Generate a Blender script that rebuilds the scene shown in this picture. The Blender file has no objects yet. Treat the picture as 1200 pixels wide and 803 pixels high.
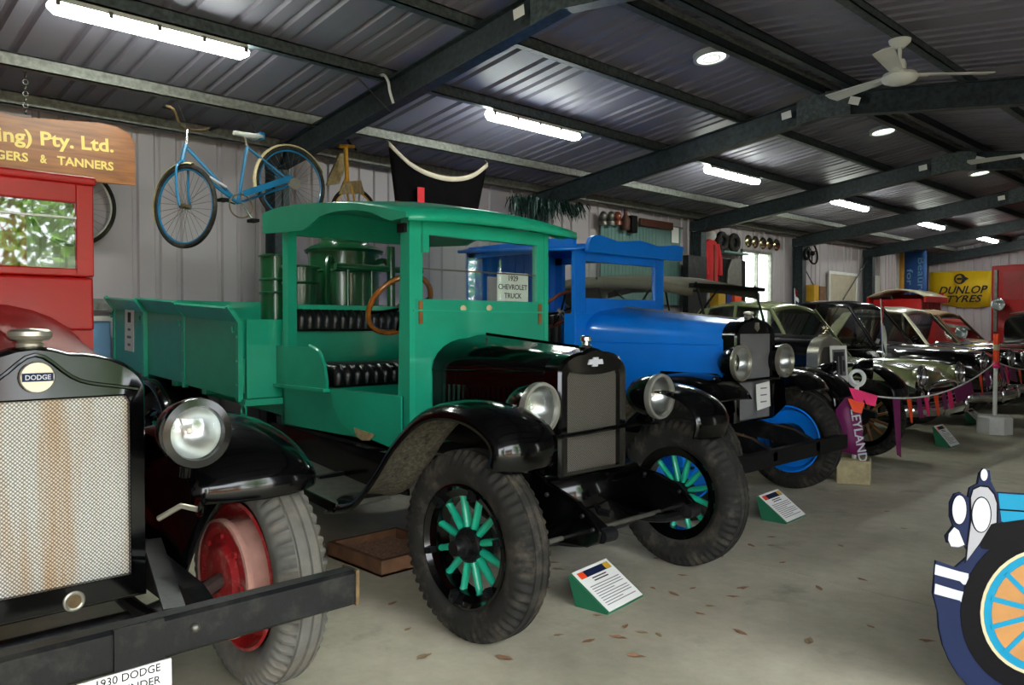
import bpy, bmesh, math, random
from mathutils import Vector, Matrix, Euler

random.seed(7)
scene = bpy.context.scene
COL = scene.collection

# ------------------------------------------------------------------ camera
CAM_H = 1.32
YAW, PITCH, FPX = math.radians(46.0), math.radians(1.2), 930.0
cam_data = bpy.data.cameras.new('camera')
cam_data.sensor_fit = 'HORIZONTAL'
cam_data.sensor_width = 36.0
cam_data.lens = FPX / 1200.0 * 36.0
cam_data.clip_start = 0.05
cam = bpy.data.objects.new('camera', cam_data)
cam.location = (0, 0, CAM_H)
cam.rotation_euler = (math.pi / 2 - PITCH, 0, YAW)
COL.objects.link(cam)
scene.camera = cam

# ------------------------------------------------------------------ sky, sun, exposure
world = bpy.data.worlds.new('sky')
scene.world = world
world.use_nodes = True
bg = world.node_tree.nodes['Background']
bg.inputs['Color'].default_value = (0.90, 0.95, 1.0, 1)
bg.inputs['Strength'].default_value = 4.2
sun_data = bpy.data.lights.new('sun', 'SUN')
sun_data.energy = 6.0
sun_data.angle = 0.03
sun_data.color = (1.0, 0.95, 0.86)
sun = bpy.data.objects.new('sun', sun_data)
sun.rotation_euler = (0, math.radians(-38), math.radians(15))
COL.objects.link(sun)
scene.view_settings.view_transform = 'Standard'
scene.view_settings.look = 'None'
scene.view_settings.gamma = 1.0
scene.view_settings.use_curve_mapping = False
scene.view_settings.exposure = 1.62

# ------------------------------------------------------------------ photo pixel -> point on a known plane
_F = Vector((-math.sin(YAW) * math.cos(PITCH), math.cos(YAW) * math.cos(PITCH), -math.sin(PITCH)))
_R = Vector((math.cos(YAW), math.sin(YAW), 0))
_U = _R.cross(_F)
_C = Vector((0, 0, CAM_H))
def ray(x, y): return _F + _R * ((x - 600) / FPX) - _U * ((y - 401.5) / FPX)
def ax(x, y, X): d = ray(x, y); return _C + d * (X / d.x)
def ay(x, y, Y): d = ray(x, y); return _C + d * (Y / d.y)
def az(x, y, Z=0.0): d = ray(x, y); return _C + d * ((Z - CAM_H) / d.z)

# ------------------------------------------------------------------ materials
def lin(c):
    c = c / 255.0
    return c / 12.92 if c <= 0.04045 else ((c + 0.055) / 1.055) ** 2.4
def rgb(r, g, b): return (lin(r), lin(g), lin(b), 1.0)
MATS = {}
def mat(name, col, rough=0.5, metal=0.0, var=0.12, scale=6.0, bump=0.0, bscale=60.0, coat=0.0, dirt=None, dirt_amt=0.4, dscale=3.0, spec=0.5):
    m = bpy.data.materials.new(name); m.use_nodes = True
    nt = m.node_tree; N = nt.nodes; L = nt.links
    p = N['Principled BSDF']
    p.inputs['Roughness'].default_value = rough
    p.inputs['Metallic'].default_value = metal
    p.inputs['Coat Weight'].default_value = coat
    p.inputs['Coat Roughness'].default_value = 0.08
    p.inputs['Specular IOR Level'].default_value = spec
    tc = N.new('ShaderNodeTexCoord')
    nz = N.new('ShaderNodeTexNoise'); nz.inputs['Scale'].default_value = scale; nz.inputs['Detail'].default_value = 5
    L.new(tc.outputs['Object'], nz.inputs['Vector'])
    rp = N.new('ShaderNodeValToRGB')
    rp.color_ramp.elements[0].position = 0.3; rp.color_ramp.elements[1].position = 0.7
    rp.color_ramp.elements[0].color = tuple(c * (1 - var) for c in col[:3]) + (1,)
    rp.color_ramp.elements[1].color = tuple(min(1, c * (1 + var)) for c in col[:3]) + (1,)
    L.new(nz.outputs['Fac'], rp.inputs['Fac'])
    out = rp.outputs['Color']
    if dirt:
        n2 = N.new('ShaderNodeTexNoise'); n2.inputs['Scale'].default_value = dscale; n2.inputs['Detail'].default_value = 8; n2.inputs['Roughness'].default_value = 0.65
        L.new(tc.outputs['Object'], n2.inputs['Vector'])
        r2 = N.new('ShaderNodeValToRGB'); r2.color_ramp.elements[0].position = 0.5; r2.color_ramp.elements[1].position = 0.7
        r2.color_ramp.elements[1].color = (dirt_amt,) * 3 + (1,)
        L.new(n2.outputs['Fac'], r2.inputs['Fac'])
        mx = N.new('ShaderNodeMix'); mx.data_type = 'RGBA'
        L.new(r2.outputs['Color'], mx.inputs['Factor']); L.new(out, mx.inputs['A']); mx.inputs['B'].default_value = dirt
        out = mx.outputs['Result']
    L.new(out, p.inputs['Base Color'])
    if bump:
        n3 = N.new('ShaderNodeTexNoise'); n3.inputs['Scale'].default_value = bscale; n3.inputs['Detail'].default_value = 4
        L.new(tc.outputs['Object'], n3.inputs['Vector'])
        b = N.new('ShaderNodeBump'); b.inputs['Strength'].default_value = bump; b.inputs['Distance'].default_value = 0.01
        L.new(n3.outputs['Fac'], b.inputs['Height']); L.new(b.outputs['Normal'], p.inputs['Normal'])
    MATS[name] = m
    return m
def emis(name, col, strength):
    m = bpy.data.materials.new(name); m.use_nodes = True
    p = m.node_tree.nodes['Principled BSDF']
    p.inputs['Base Color'].default_value = (0.8, 0.8, 0.8, 1)
    p.inputs['Emission Color'].default_value = col; p.inputs['Emission Strength'].default_value = strength
    MATS[name] = m; return m
def glass(name, tint=(1, 1, 1, 1), refl=1.0, rough=0.02):
    m = bpy.data.materials.new(name); m.use_nodes = True
    nt = m.node_tree; N = nt.nodes; L = nt.links
    N.remove(N['Principled BSDF'])
    o = N['Material Output']
    t = N.new('ShaderNodeBsdfTransparent'); t.inputs['Color'].default_value = tint
    g = N.new('ShaderNodeBsdfGlossy'); g.inputs['Roughness'].default_value = rough
    lw = N.new('ShaderNodeLayerWeight'); lw.inputs['Blend'].default_value = 0.5
    pw = N.new('ShaderNodeMath'); pw.operation = 'POWER'; pw.inputs[1].default_value = 3.5
    fr = N.new('ShaderNodeMath'); fr.operation = 'ADD'; fr.inputs[1].default_value = 0.06
    L.new(lw.outputs['Facing'], pw.inputs[0]); L.new(pw.outputs[0], fr.inputs[0])
    mu = N.new('ShaderNodeMath'); mu.operation = 'MULTIPLY'; mu.inputs[1].default_value = refl; mu.use_clamp = True
    mx = N.new('ShaderNodeMixShader')
    L.new(fr.outputs[0], mu.inputs[0]); L.new(mu.outputs[0], mx.inputs['Fac']); L.new(t.outputs[0], mx.inputs[1]); L.new(g.outputs[0], mx.inputs[2])
    L.new(mx.outputs[0], o.inputs['Surface'])
    MATS[name] = m; return m

mat('teal_paint', rgb(16, 148, 117), 0.38, var=0.10, scale=4, bump=0.04, bscale=25, coat=0.25)
mat('teal_trim', rgb(20, 160, 126), 0.34, var=0.08, scale=4, coat=0.3)
mat('tank_green', rgb(10, 74, 40), 0.28, var=0.2, scale=5, coat=0.5)
mat('blue_paint', rgb(0, 120, 224), 0.36, var=0.10, scale=3, bump=0.05, bscale=18, coat=0.3)
mat('red_paint', rgb(150, 14, 18), 0.36, var=0.18, scale=3, coat=0.15, dirt=rgb(84, 22, 20), dirt_amt=0.5, dscale=2.5)
mat('drum_dust', rgb(176, 130, 116), 0.8, var=0.2, scale=12)
mat('weatherboard', rgb(150, 92, 50), 0.7, var=0.25, scale=5)
mat('red_wheel', rgb(160, 24, 30), 0.5, var=0.15, scale=10, dirt=rgb(190, 160, 145), dirt_amt=0.6, dscale=14)
mat('red_cab', rgb(168, 14, 14), 0.42, var=0.1, scale=4, coat=0.08, spec=0.35)
mat('black_enamel', rgb(4, 4, 5), 0.14, var=0.2, scale=4, coat=0.2, spec=0.28)
mat('black_worn', rgb(10, 11, 14), 0.45, spec=0.3, var=0.3, scale=9, dirt=rgb(70, 68, 62), dirt_amt=0.3, dscale=11, bump=0.08, bscale=50)
mat('underseal', rgb(92, 86, 72), 0.9, var=0.5, scale=60, bump=0.5, bscale=110, dirt=rgb(24, 22, 20), dirt_amt=0.9, dscale=26)
mat('tyre_rubber', rgb(34, 33, 31), 0.8, spec=0.25, var=0.25, scale=12, dirt=rgb(104, 96, 82), dirt_amt=0.45, dscale=9, bump=0.1, bscale=80)
mat('tyre_worn', rgb(92, 90, 85), 0.85, var=0.22, scale=14, dirt=rgb(122, 112, 96), dirt_amt=0.6, dscale=6, bump=0.12, bscale=90)
mat('chrome', rgb(205, 205, 205), 0.13, 1.0, var=0.05)
mat('nickel', rgb(168, 164, 150), 0.32, 0.75, var=0.12)
mat('steel_dull', rgb(110, 108, 102), 0.45, 0.8, var=0.2, scale=15)
mat('lamp_rim', rgb(150, 150, 142), 0.35, 0.6, var=0.1)
mat('reflector', rgb(190, 192, 190), 0.3, 1.0, var=0.03)
mat('black_leather', rgb(14, 14, 15), 0.34, var=0.2, scale=20, bump=0.15, bscale=90)
mat('wood_rim', rgb(158, 92, 30), 0.25, var=0.25, scale=18, coat=0.6)
mat('wood_rim_dark', rgb(120, 52, 30), 0.3, var=0.2, scale=18, coat=0.4)
mat('wood_block', rgb(172, 160, 122), 0.75, var=0.2, scale=14, dirt=rgb(110, 98, 72), dirt_amt=0.6, dscale=6)
mat('wood_tray', rgb(106, 72, 48), 0.8, var=0.3, scale=12)
mat('sawdust', rgb(160, 124, 98), 0.95, var=0.3, scale=60, bump=0.6, bscale=120)
mat('paper', rgb(226, 226, 222), 0.7, var=0.03)
mat('ink', rgb(28, 28, 30), 0.7, var=0.05)
mat('ink_grey', rgb(112, 112, 114), 0.7, var=0.05)
mat('sign_green', rgb(26, 96, 66), 0.5, var=0.08)
mat('galv', rgb(74, 84, 86), 0.55, 0.35, var=0.45, scale=28, dirt=rgb(46, 54, 56), dirt_amt=0.6, dscale=18)
mat('galv_pale', rgb(120, 122, 116), 0.55, 0.3, var=0.35, scale=24, dirt=rgb(78, 80, 76), dirt_amt=0.6, dscale=18)
mat('rafter_steel', rgb(46, 56, 60), 0.5, 0.3, var=0.5, scale=22, dirt=rgb(28, 34, 38), dirt_amt=0.7, dscale=9)
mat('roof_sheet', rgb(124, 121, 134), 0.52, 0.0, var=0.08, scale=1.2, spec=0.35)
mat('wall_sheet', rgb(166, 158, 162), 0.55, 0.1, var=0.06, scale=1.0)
mat('white_plastic', rgb(206, 210, 206), 0.4, var=0.04)
mat('white_paint', rgb(214, 214, 208), 0.5, var=0.06, scale=6, dirt=rgb(160, 156, 140), dirt_amt=0.4)
mat('bike_blue', rgb(18, 104, 148), 0.35, var=0.12, scale=12, coat=0.3)
mat('bike_cream', rgb(190, 176, 138), 0.5, var=0.15, scale=12, dirt=rgb(120, 84, 44), dirt_amt=0.5, dscale=9)
mat('bike_rust', rgb(112, 92, 64), 0.5, 0.5, var=0.3, scale=30)
mat('bike_yellow', rgb(206, 152, 36), 0.42, var=0.15, scale=12)
mat('wicker', rgb(152, 134, 96), 0.85, var=0.3, scale=30, bump=0.3, bscale=80)
mat('black_cloth', rgb(10, 8, 9), 0.95, var=0.25, scale=10, spec=0.04)
mat('cream_cloth', rgb(176, 166, 146), 0.9, var=0.1)
mat('red_cloth', rgb(184, 26, 34), 0.85, var=0.12)
mat('tinsel', rgb(20, 48, 44), 0.35, 0.5, var=0.4, scale=30)
mat('canvas', rgb(86, 82, 68), 0.9, var=0.12, scale=8)
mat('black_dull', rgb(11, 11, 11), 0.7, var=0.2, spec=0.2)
mat('sage_paint', rgb(126, 132, 92), 0.22, var=0.06, scale=2, coat=0.6)
mat('dark_green_paint', rgb(24, 38, 26), 0.18, var=0.1, scale=2, coat=0.7)
mat('black_car', rgb(10, 9, 9), 0.12, var=0.1, scale=2, coat=0.8)
mat('cream_paint', rgb(196, 188, 164), 0.3, var=0.05, coat=0.5)
mat('maroon_paint', rgb(92, 28, 18), 0.2, var=0.1, scale=2, coat=0.7)
mat('tan_trim', rgb(120, 88, 52), 0.7, var=0.15)
mat('grey_trim', rgb(70, 70, 66), 0.8, var=0.15)
mat('spoke_brown', rgb(132, 84, 40), 0.45, var=0.2, scale=14)
mat('banner_yellow', rgb(214, 176, 10), 0.6, var=0.06)
mat('banner_blue', rgb(38, 84, 150), 0.6, var=0.06)
mat('banner_orange', rgb(214, 158, 60), 0.6, var=0.06)
mat('pink_tape', rgb(226, 28, 104), 0.6, var=0.06)
mat('orange_tape', rgb(240, 72, 20), 0.5, var=0.06)
mat('purple_tape', rgb(112, 18, 84), 0.55, var=0.1)
mat('teal_tin', rgb(92, 124, 120), 0.6, var=0.12)
mat('flag_blue', rgb(22, 34, 110), 0.8, var=0.06)
mat('brown_leather', rgb(70, 36, 24), 0.6, var=0.2)
mat('leaf_brown', rgb(150, 112, 84), 0.85, var=0.35, scale=40)
mat('leaf_tan', rgb(150, 128, 96), 0.85, var=0.3, scale=40)
mat('ply', rgb(160, 112, 58), 0.6, var=0.15, scale=8)
mat('navy_paint', rgb(22, 32, 62), 0.6, var=0.12, scale=5, spec=0.15)
mat('cyan_paint', rgb(10, 122, 156), 0.55, var=0.04, spec=0.2)
mat('cut_black', rgb(7, 6, 10), 0.6, var=0.1, spec=0.12)
mat('cut_white', rgb(178, 180, 188), 0.6, var=0.04)
mat('cut_grey', rgb(146, 146, 152), 0.55, var=0.04)
mat('cut_cream', rgb(182, 172, 136), 0.55, var=0.04)
mat('gold_letter', rgb(222, 196, 104), 0.5, var=0.08)
mat('pale_blue', rgb(112, 160, 200), 0.5, var=0.06)
mat('hedge_leaf', rgb(96, 140, 40), 0.6, var=0.35, scale=3)
mat('bark', rgb(88, 74, 60), 0.9, var=0.3)
mat('dry_ground', rgb(150, 138, 112), 0.95, var=0.2, scale=1.5)
mat('hubcap_gold', rgb(196, 184, 150), 0.22, 1.0, var=0.05)
mat('amber', rgb(196, 150, 40), 0.4, var=0.1)
emis('tube_light', (0.93, 1.0, 0.90, 1), 24.0)
emis('skylight_glow', (0.92, 1.0, 0.92, 1), 1.2)
glass('window_glass', (0.90, 0.94, 0.92, 1), 1.1)
glass('car_glass', (0.55, 0.58, 0.52, 1), 2.0)
glass('lens_glass', (0.93, 0.95, 0.95, 1), 1.5)

# wood grain of the hanging sign
def wood_grain(name, c0, c1):
    m = mat(name, c0, 0.42, coat=0.25)
    nt = m.node_tree; N = nt.nodes; L = nt.links
    tc = N.new('ShaderNodeTexCoord'); mp = N.new('ShaderNodeMapping'); mp.inputs['Scale'].default_value = (1, 1.2, 14)
    nz = N.new('ShaderNodeTexNoise'); nz.inputs['Scale'].default_value = 2.5; nz.inputs['Detail'].default_value = 7; nz.inputs['Distortion'].default_value = 0.6
    rp = N.new('ShaderNodeValToRGB'); rp.color_ramp.elements[0].position = 0.32; rp.color_ramp.elements[1].position = 0.68
    rp.color_ramp.elements[0].color = c0; rp.color_ramp.elements[1].color = c1
    L.new(tc.outputs['Object'], mp.inputs['Vector']); L.new(mp.outputs['Vector'], nz.inputs['Vector']); L.new(nz.outputs['Fac'], rp.inputs['Fac'])
    L.new(rp.outputs['Color'], N['Principled BSDF'].inputs['Base Color'])
wood_grain('sign_wood', rgb(112, 66, 30), rgb(158, 98, 48))

# honeycomb radiator cores: fine cells across the width and up, with optional rust runs
def core_mat(name, c_dark, c_light, cell, rust=None, metal=0.5):
    m = bpy.data.materials.new(name); m.use_nodes = True
    nt = m.node_tree; N = nt.nodes; L = nt.links; p = N['Principled BSDF']
    p.inputs['Roughness'].default_value = 0.42; p.inputs['Metallic'].default_value = metal
    tc = N.new('ShaderNodeTexCoord')
    vo = N.new('ShaderNodeTexVoronoi'); vo.feature = 'F1'; vo.inputs['Scale'].default_value = 1.0 / cell; vo.inputs['Randomness'].default_value = 0.10
    mp = N.new('ShaderNodeMapping'); mp.inputs['Scale'].default_value = (0.001, 1, 1); mp.inputs['Rotation'].default_value = (math.radians(45), 0, 0)
    L.new(tc.outputs['Object'], mp.inputs['Vector']); L.new(mp.outputs['Vector'], vo.inputs['Vector'])
    rp = N.new('ShaderNodeValToRGB'); rp.color_ramp.elements[0].position = 0.18; rp.color_ramp.elements[1].position = 0.5
    rp.color_ramp.elements[0].color = c_light; rp.color_ramp.elements[1].color = c_dark
    L.new(vo.outputs['Distance'], rp.inputs['Fac'])
    out = rp.outputs['Color']
    if rust:
        m2 = N.new('ShaderNodeMapping'); m2.inputs['Scale'].default_value = (1, 5.5, 0.5); m2.inputs['Location'].default_value = (0, 0.55, 0.2)
        nz = N.new('ShaderNodeTexNoise'); nz.inputs['Scale'].default_value = 1.6; nz.inputs['Detail'].default_value = 4
        r2 = N.new('ShaderNodeValToRGB'); r2.color_ramp.elements[0].position = 0.5; r2.color_ramp.elements[1].position = 0.66; r2.color_ramp.elements[1].color = (0.75, 0.75, 0.75, 1)
        mx = N.new('ShaderNodeMix'); mx.data_type = 'RGBA'; mx.blend_type = 'MULTIPLY'
        L.new(tc.outputs['Object'], m2.inputs['Vector']); L.new(m2.outputs['Vector'], nz.inputs['Vector']); L.new(nz.outputs['Fac'], r2.inputs['Fac'])
        L.new(r2.outputs['Color'], mx.inputs['Factor']); L.new(out, mx.inputs['A']); mx.inputs['B'].default_value = rust
        out = mx.outputs['Result']
    L.new(out, p.inputs['Base Color'])
    b = N.new('ShaderNodeBump'); b.inputs['Strength'].default_value = 0.7; b.inputs['Distance'].default_value = 0.004; b.invert = True
    L.new(vo.outputs['Distance'], b.inputs['Height']); L.new(b.outputs['Normal'], p.inputs['Normal'])
    MATS[name] = m
core_mat('dodge_core', rgb(100, 98, 92), rgb(204, 202, 194), 0.0078, rgb(232, 180, 108), 0.1)
core_mat('chev_core', rgb(44, 42, 38), rgb(136, 132, 122), 0.008)
core_mat('blue_core', rgb(80, 80, 82), rgb(150, 150, 152), 0.008, None, 0.0)
core_mat('old_core', rgb(60, 60, 56), rgb(120, 118, 110), 0.01)

# concrete
def concrete():
    m = bpy.data.materials.new('concrete'); m.use_nodes = True
    nt = m.node_tree; N = nt.nodes; L = nt.links; p = N['Principled BSDF']
    tc = N.new('ShaderNodeTexCoord')
    def noise(s, d=6, r=0.6):
        n = N.new('ShaderNodeTexNoise'); n.inputs['Scale'].default_value = s; n.inputs['Detail'].default_value = d; n.inputs['Roughness'].default_value = r
        L.new(tc.outputs['Object'], n.inputs['Vector']); return n
    n1 = noise(0.9); n2 = noise(7.0, 8, 0.7); n3 = noise(2.3, 7)
    rp = N.new('ShaderNodeValToRGB'); rp.color_ramp.elements[0].position = 0.3; rp.color_ramp.elements[1].position = 0.7
    rp.color_ramp.elements[0].color = rgb(166, 160, 140); rp.color_ramp.elements[1].color = rgb(200, 193, 172)
    L.new(n1.outputs['Fac'], rp.inputs['Fac'])
    r2 = N.new('ShaderNodeValToRGB'); r2.color_ramp.elements[0].position = 0.35; r2.color_ramp.elements[1].position = 0.7
    r2.color_ramp.elements[0].color = (0.84, 0.83, 0.80, 1); r2.color_ramp.elements[1].color = (1.06, 1.06, 1.06, 1)
    L.new(n2.outputs['Fac'], r2.inputs['Fac'])
    mx = N.new('ShaderNodeMix'); mx.data_type = 'RGBA'; mx.blend_type = 'MULTIPLY'; mx.inputs['Factor'].default_value = 1
    L.new(rp.outputs['Color'], mx.inputs['A']); L.new(r2.outputs['Color'], mx.inputs['B'])
    r3 = N.new('ShaderNodeValToRGB'); r3.color_ramp.elements[0].position = 0.60; r3.color_ramp.elements[1].position = 0.74; r3.color_ramp.elements[1].color = (0.55, 0.55, 0.55, 1)
    L.new(n3.outputs['Fac'], r3.inputs['Fac'])
    m3 = N.new('ShaderNodeMix'); m3.data_type = 'RGBA'
    L.new(r3.outputs['Color'], m3.inputs['Factor']); L.new(mx.outputs['Result'], m3.inputs['A']); m3.inputs['B'].default_value = rgb(96, 90, 76)
    L.new(m3.outputs['Result'], p.inputs['Base Color'])
    p.inputs['Roughness'].default_value = 0.62
    b = N.new('ShaderNodeBump'); b.inputs['Strength'].default_value = 0.12; b.inputs['Distance'].default_value = 0.01
    L.new(n2.outputs['Fac'], b.inputs['Height']); L.new(b.outputs['Normal'], p.inputs['Normal'])
    MATS['concrete'] = m
concrete()

# ------------------------------------------------------------------ mesh builder
def V(*a): return Vector(a[0]) if len(a) == 1 else Vector(a)
class MB:
    def __init__(s): s.v = []; s.f = []
    def add(s, vs, fs):
        o = len(s.v); s.v += [Vector(p) for p in vs]; s.f += [tuple(i + o for i in f) for f in fs]; return s
    def box(s, x0, x1, y0, y1, z0, z1):
        return s.add([(x0,y0,z0),(x1,y0,z0),(x1,y1,z0),(x0,y1,z0),(x0,y0,z1),(x1,y0,z1),(x1,y1,z1),(x0,y1,z1)],
                     [(0,3,2,1),(4,5,6,7),(0,1,5,4),(1,2,6,5),(2,3,7,6),(3,0,4,7)])
    def beam(s, p0, p1, w, h, up=(0,0,1)):
        p0, p1 = V(p0), V(p1); d = (p1 - p0).normalized(); u = V(up)
        sd = d.cross(u)
        if sd.length < 1e-5: sd = d.cross(Vector((1,0,0)))
        sd.normalize(); u = sd.cross(d)
        a = sd * w / 2; b = u * h / 2
        return s.add([p0-a-b,p0+a-b,p0+a+b,p0-a+b,p1-a-b,p1+a-b,p1+a+b,p1-a+b],
                     [(0,1,2,3),(7,6,5,4),(0,4,5,1),(1,5,6,2),(2,6,7,3),(3,7,4,0)])
    def cyl(s, p0, p1, r0, r1=None, n=16, caps=True):
        r1 = r0 if r1 is None else r1
        p0, p1 = V(p0), V(p1); d = (p1 - p0).normalized()
        a = d.orthogonal().normalized(); b = d.cross(a)
        vs = []
        for p, r in ((p0, r0), (p1, r1)):
            vs += [p + (a * math.cos(2*math.pi*i/n) + b * math.sin(2*math.pi*i/n)) * r for i in range(n)]
        fs = [(i, (i+1) % n, n + (i+1) % n, n + i) for i in range(n)]
        if caps: fs += [tuple(range(n-1, -1, -1)), tuple(range(n, 2*n))]
        return s.add(vs, fs)
    def tube(s, pts, r, n=8, closed=False, caps=True):
        pts = [V(p) for p in pts]; m = len(pts)
        rs = r if isinstance(r, (list, tuple)) else [r] * m
        tang = []
        for i in range(m):
            a = pts[(i-1) % m] if (closed or i > 0) else pts[i]
            b = pts[(i+1) % m] if (closed or i < m-1) else pts[i]
            tang.append((b - a).normalized())
        nrm = tang[0].orthogonal().normalized(); vs = []
        for i in range(m):
            t = tang[i]; nrm = (nrm - t * nrm.dot(t)).normalized(); bn = t.cross(nrm)
            vs += [pts[i] + (nrm * math.cos(2*math.pi*k/n) + bn * math.sin(2*math.pi*k/n)) * rs[i] for k in range(n)]
        fs = []
        for i in range(m if closed else m-1):
            j = (i+1) % m
            fs += [(i*n+k, i*n+(k+1)%n, j*n+(k+1)%n, j*n+k) for k in range(n)]
        if not closed and caps: fs += [tuple(range(n-1,-1,-1)), tuple((m-1)*n+k for k in range(n))]
        return s.add(vs, fs)
    def ring(s, c, axis, R, r, n=40, m=8, a0=0, a1=2*math.pi):
        axis = V(axis).normalized(); a = axis.orthogonal().normalized(); b = axis.cross(a); c = V(c)
        full = abs(a1 - a0 - 2*math.pi) < 1e-6
        k = n if full else n + 1
        return s.tube([c + (a*math.cos(a0+(a1-a0)*i/n) + b*math.sin(a0+(a1-a0)*i/n))*R for i in range(k)], r, m, closed=full)
    def lathe(s, prof, o=(0,0,0), axis=(0,0,1), n=32, closed=False, jag=None):
        axis = V(axis).normalized(); a = axis.orthogonal().normalized(); b = axis.cross(a); o = V(o); m = len(prof)
        vs = []
        for i in range(n):
            t = 2*math.pi*i/n; d = a*math.cos(t) + b*math.sin(t)
            for j, (r, h) in enumerate(prof):
                rr = r
                if jag and j in jag and i % 4 < 2: rr = r - jag[j]
                vs.append(o + d * max(rr, 1e-4) + axis * h)
        fs = []
        for i in range(n):
            k = (i+1) % n
            for j in range(m if closed else m-1):
                j2 = (j+1) % m
                fs.append((i*m+j, i*m+j2, k*m+j2, k*m+j))
        if not closed:
            if prof[0][0] > 1e-3 and False: pass
        return s.add(vs, fs)
    def loft(s, secs, closed=True, cap0=True, cap1=True):
        n = len(secs[0]); vs = [p for q in secs for p in q]; fs = []
        for i in range(len(secs)-1):
            for k in range(n if closed else n-1):
                k2 = (k+1) % n
                fs.append((i*n+k, i*n+k2, (i+1)*n+k2, (i+1)*n+k))
        if closed and cap0: fs.append(tuple(range(n-1,-1,-1)))
        if closed and cap1: fs.append(tuple((len(secs)-1)*n+k for k in range(n)))
        return s.add(vs, fs)
    def prism(s, poly, axis, a0, a1):
        def P(u, v, w): return {'x': (w,u,v), 'y': (u,w,v), 'z': (u,v,w)}[axis]
        n = len(poly)
        vs = [P(u,v,a0) for u,v in poly] + [P(u,v,a1) for u,v in poly]
        fs = [tuple(range(n-1,-1,-1)), tuple(range(n,2*n))] + [(i,(i+1)%n,n+(i+1)%n,n+i) for i in range(n)]
        return s.add(vs, fs)
    def sphere(s, c, r, n=16, m=10, sc=(1,1,1)):
        c = V(c); vs = []
        for j in range(m+1):
            ph = math.pi*j/m
            for i in range(n):
                t = 2*math.pi*i/n
                vs.append((c.x+r*sc[0]*math.sin(ph)*math.cos(t), c.y+r*sc[1]*math.sin(ph)*math.sin(t), c.z+r*sc[2]*math.cos(ph)))
        return s.add(vs, [(j*n+i, j*n+(i+1)%n, (j+1)*n+(i+1)%n, (j+1)*n+i) for j in range(m) for i in range(n)])
    def xf(s, M):
        s.v = [M @ p for p in s.v]; return s
    def mesh(s, name, m, smooth=40, off=None):
        me = bpy.data.meshes.new(name)
        o = off or Vector((0,0,0))
        me.from_pydata([tuple(p - o) for p in s.v], [], s.f)
        bm = bmesh.new(); bm.from_mesh(me)
        bmesh.ops.remove_doubles(bm, verts=bm.verts, dist=2e-5)
        bmesh.ops.recalc_face_normals(bm, faces=bm.faces)
        bm.to_mesh(me); bm.free()
        me.materials.append(MATS[m])
        if smooth:
            me.polygons.foreach_set('use_smooth', [True] * len(me.polygons))
            me.set_sharp_from_angle(angle=math.radians(smooth))
        me.update()
        return me
    def build(s, name, m, parent=None, smooth=40, solid=0, bevel=0, label=None):
        off = None
        if parent is not None:
            r = parent
            off = Vector((0,0,0))
            while r is not None:
                off = off + r.location; r = r.parent
        elif True:
            off = None
        me = s.mesh(name, m, smooth, off)
        o = bpy.data.objects.new(name, me); COL.objects.link(o)
        if parent is not None: o.parent = parent
        if solid:
            md = o.modifiers.new('solidify', 'SOLIDIFY'); md.thickness = abs(solid); md.offset = 1 if solid > 0 else -1
        if bevel:
            md = o.modifiers.new('bevel', 'BEVEL'); md.width = bevel; md.segments = 2; md.limit_method = 'ANGLE'
        if label: o['label'] = label
        return o
def tag(o, label, cat, group=None):
    o['label'] = label; o['category'] = cat
    if group: o['group'] = group
    return o
def thing(name, label, cat, loc=(0,0,0), group=None):
    o = bpy.data.objects.new(name, None); o.empty_display_size = 0.2; o.location = loc; COL.objects.link(o)
    return tag(o, label, cat, group)
def obj(name, me, parent=None, loc=(0,0,0), rot=(0,0,0)):
    o = bpy.data.objects.new(name, me); COL.objects.link(o); o.parent = parent; o.location = loc; o.rotation_euler = rot; return o
def solo(mb, name, m, label, cat, group=None, smooth=40, bevel=0, solid=0):
    # a thing that is one mesh: origin at its base centre
    xs = [p.x for p in mb.v]; ys = [p.y for p in mb.v]; zs = [p.z for p in mb.v]
    c = Vector(((min(xs)+max(xs))/2, (min(ys)+max(ys))/2, min(zs)))
    me = mb.mesh(name, m, smooth, c)
    o = obj(name, me, None, c)
    if bevel:
        md = o.modifiers.new('bevel', 'BEVEL'); md.width = bevel; md.segments = 2; md.limit_method = 'ANGLE'
    if solid:
        md = o.modifiers.new('solidify', 'SOLIDIFY'); md.thickness = abs(solid); md.offset = 0
    return tag(o, label, cat, group)
def text_mb(body, size, bold=0.0, extrude=0.0012, shear=0.0, align='CENTER', spacing=1.0):
    cu = bpy.data.curves.new('lettering', 'FONT'); cu.body = body; cu.size = size; cu.offset = bold; cu.extrude = extrude
    cu.shear = shear; cu.align_x = align; cu.align_y = 'CENTER'; cu.resolution_u = 3; cu.space_character = spacing
    o = bpy.data.objects.new('lettering', cu); COL.objects.link(o)
    dg = bpy.context.evaluated_depsgraph_get(); dg.update()
    me = bpy.data.meshes.new_from_object(o.evaluated_get(dg))
    mb = MB(); mb.add([v.co.copy() for v in me.vertices], [tuple(p.vertices) for p in me.polygons])
    bpy.data.objects.remove(o); bpy.data.curves.remove(cu); bpy.data.meshes.remove(me)
    return mb
def frame(origin, right, up):
    # matrix taking local x -> right, y -> up, z -> normal
    r = V(right).normalized(); u = V(up).normalized(); n = r.cross(u).normalized(); u = n.cross(r)
    M = Matrix((r, u, n)).transposed().to_4x4(); M.translation = V(origin); return M
def lerp(a, b, t): return a + (b - a) * t
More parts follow.
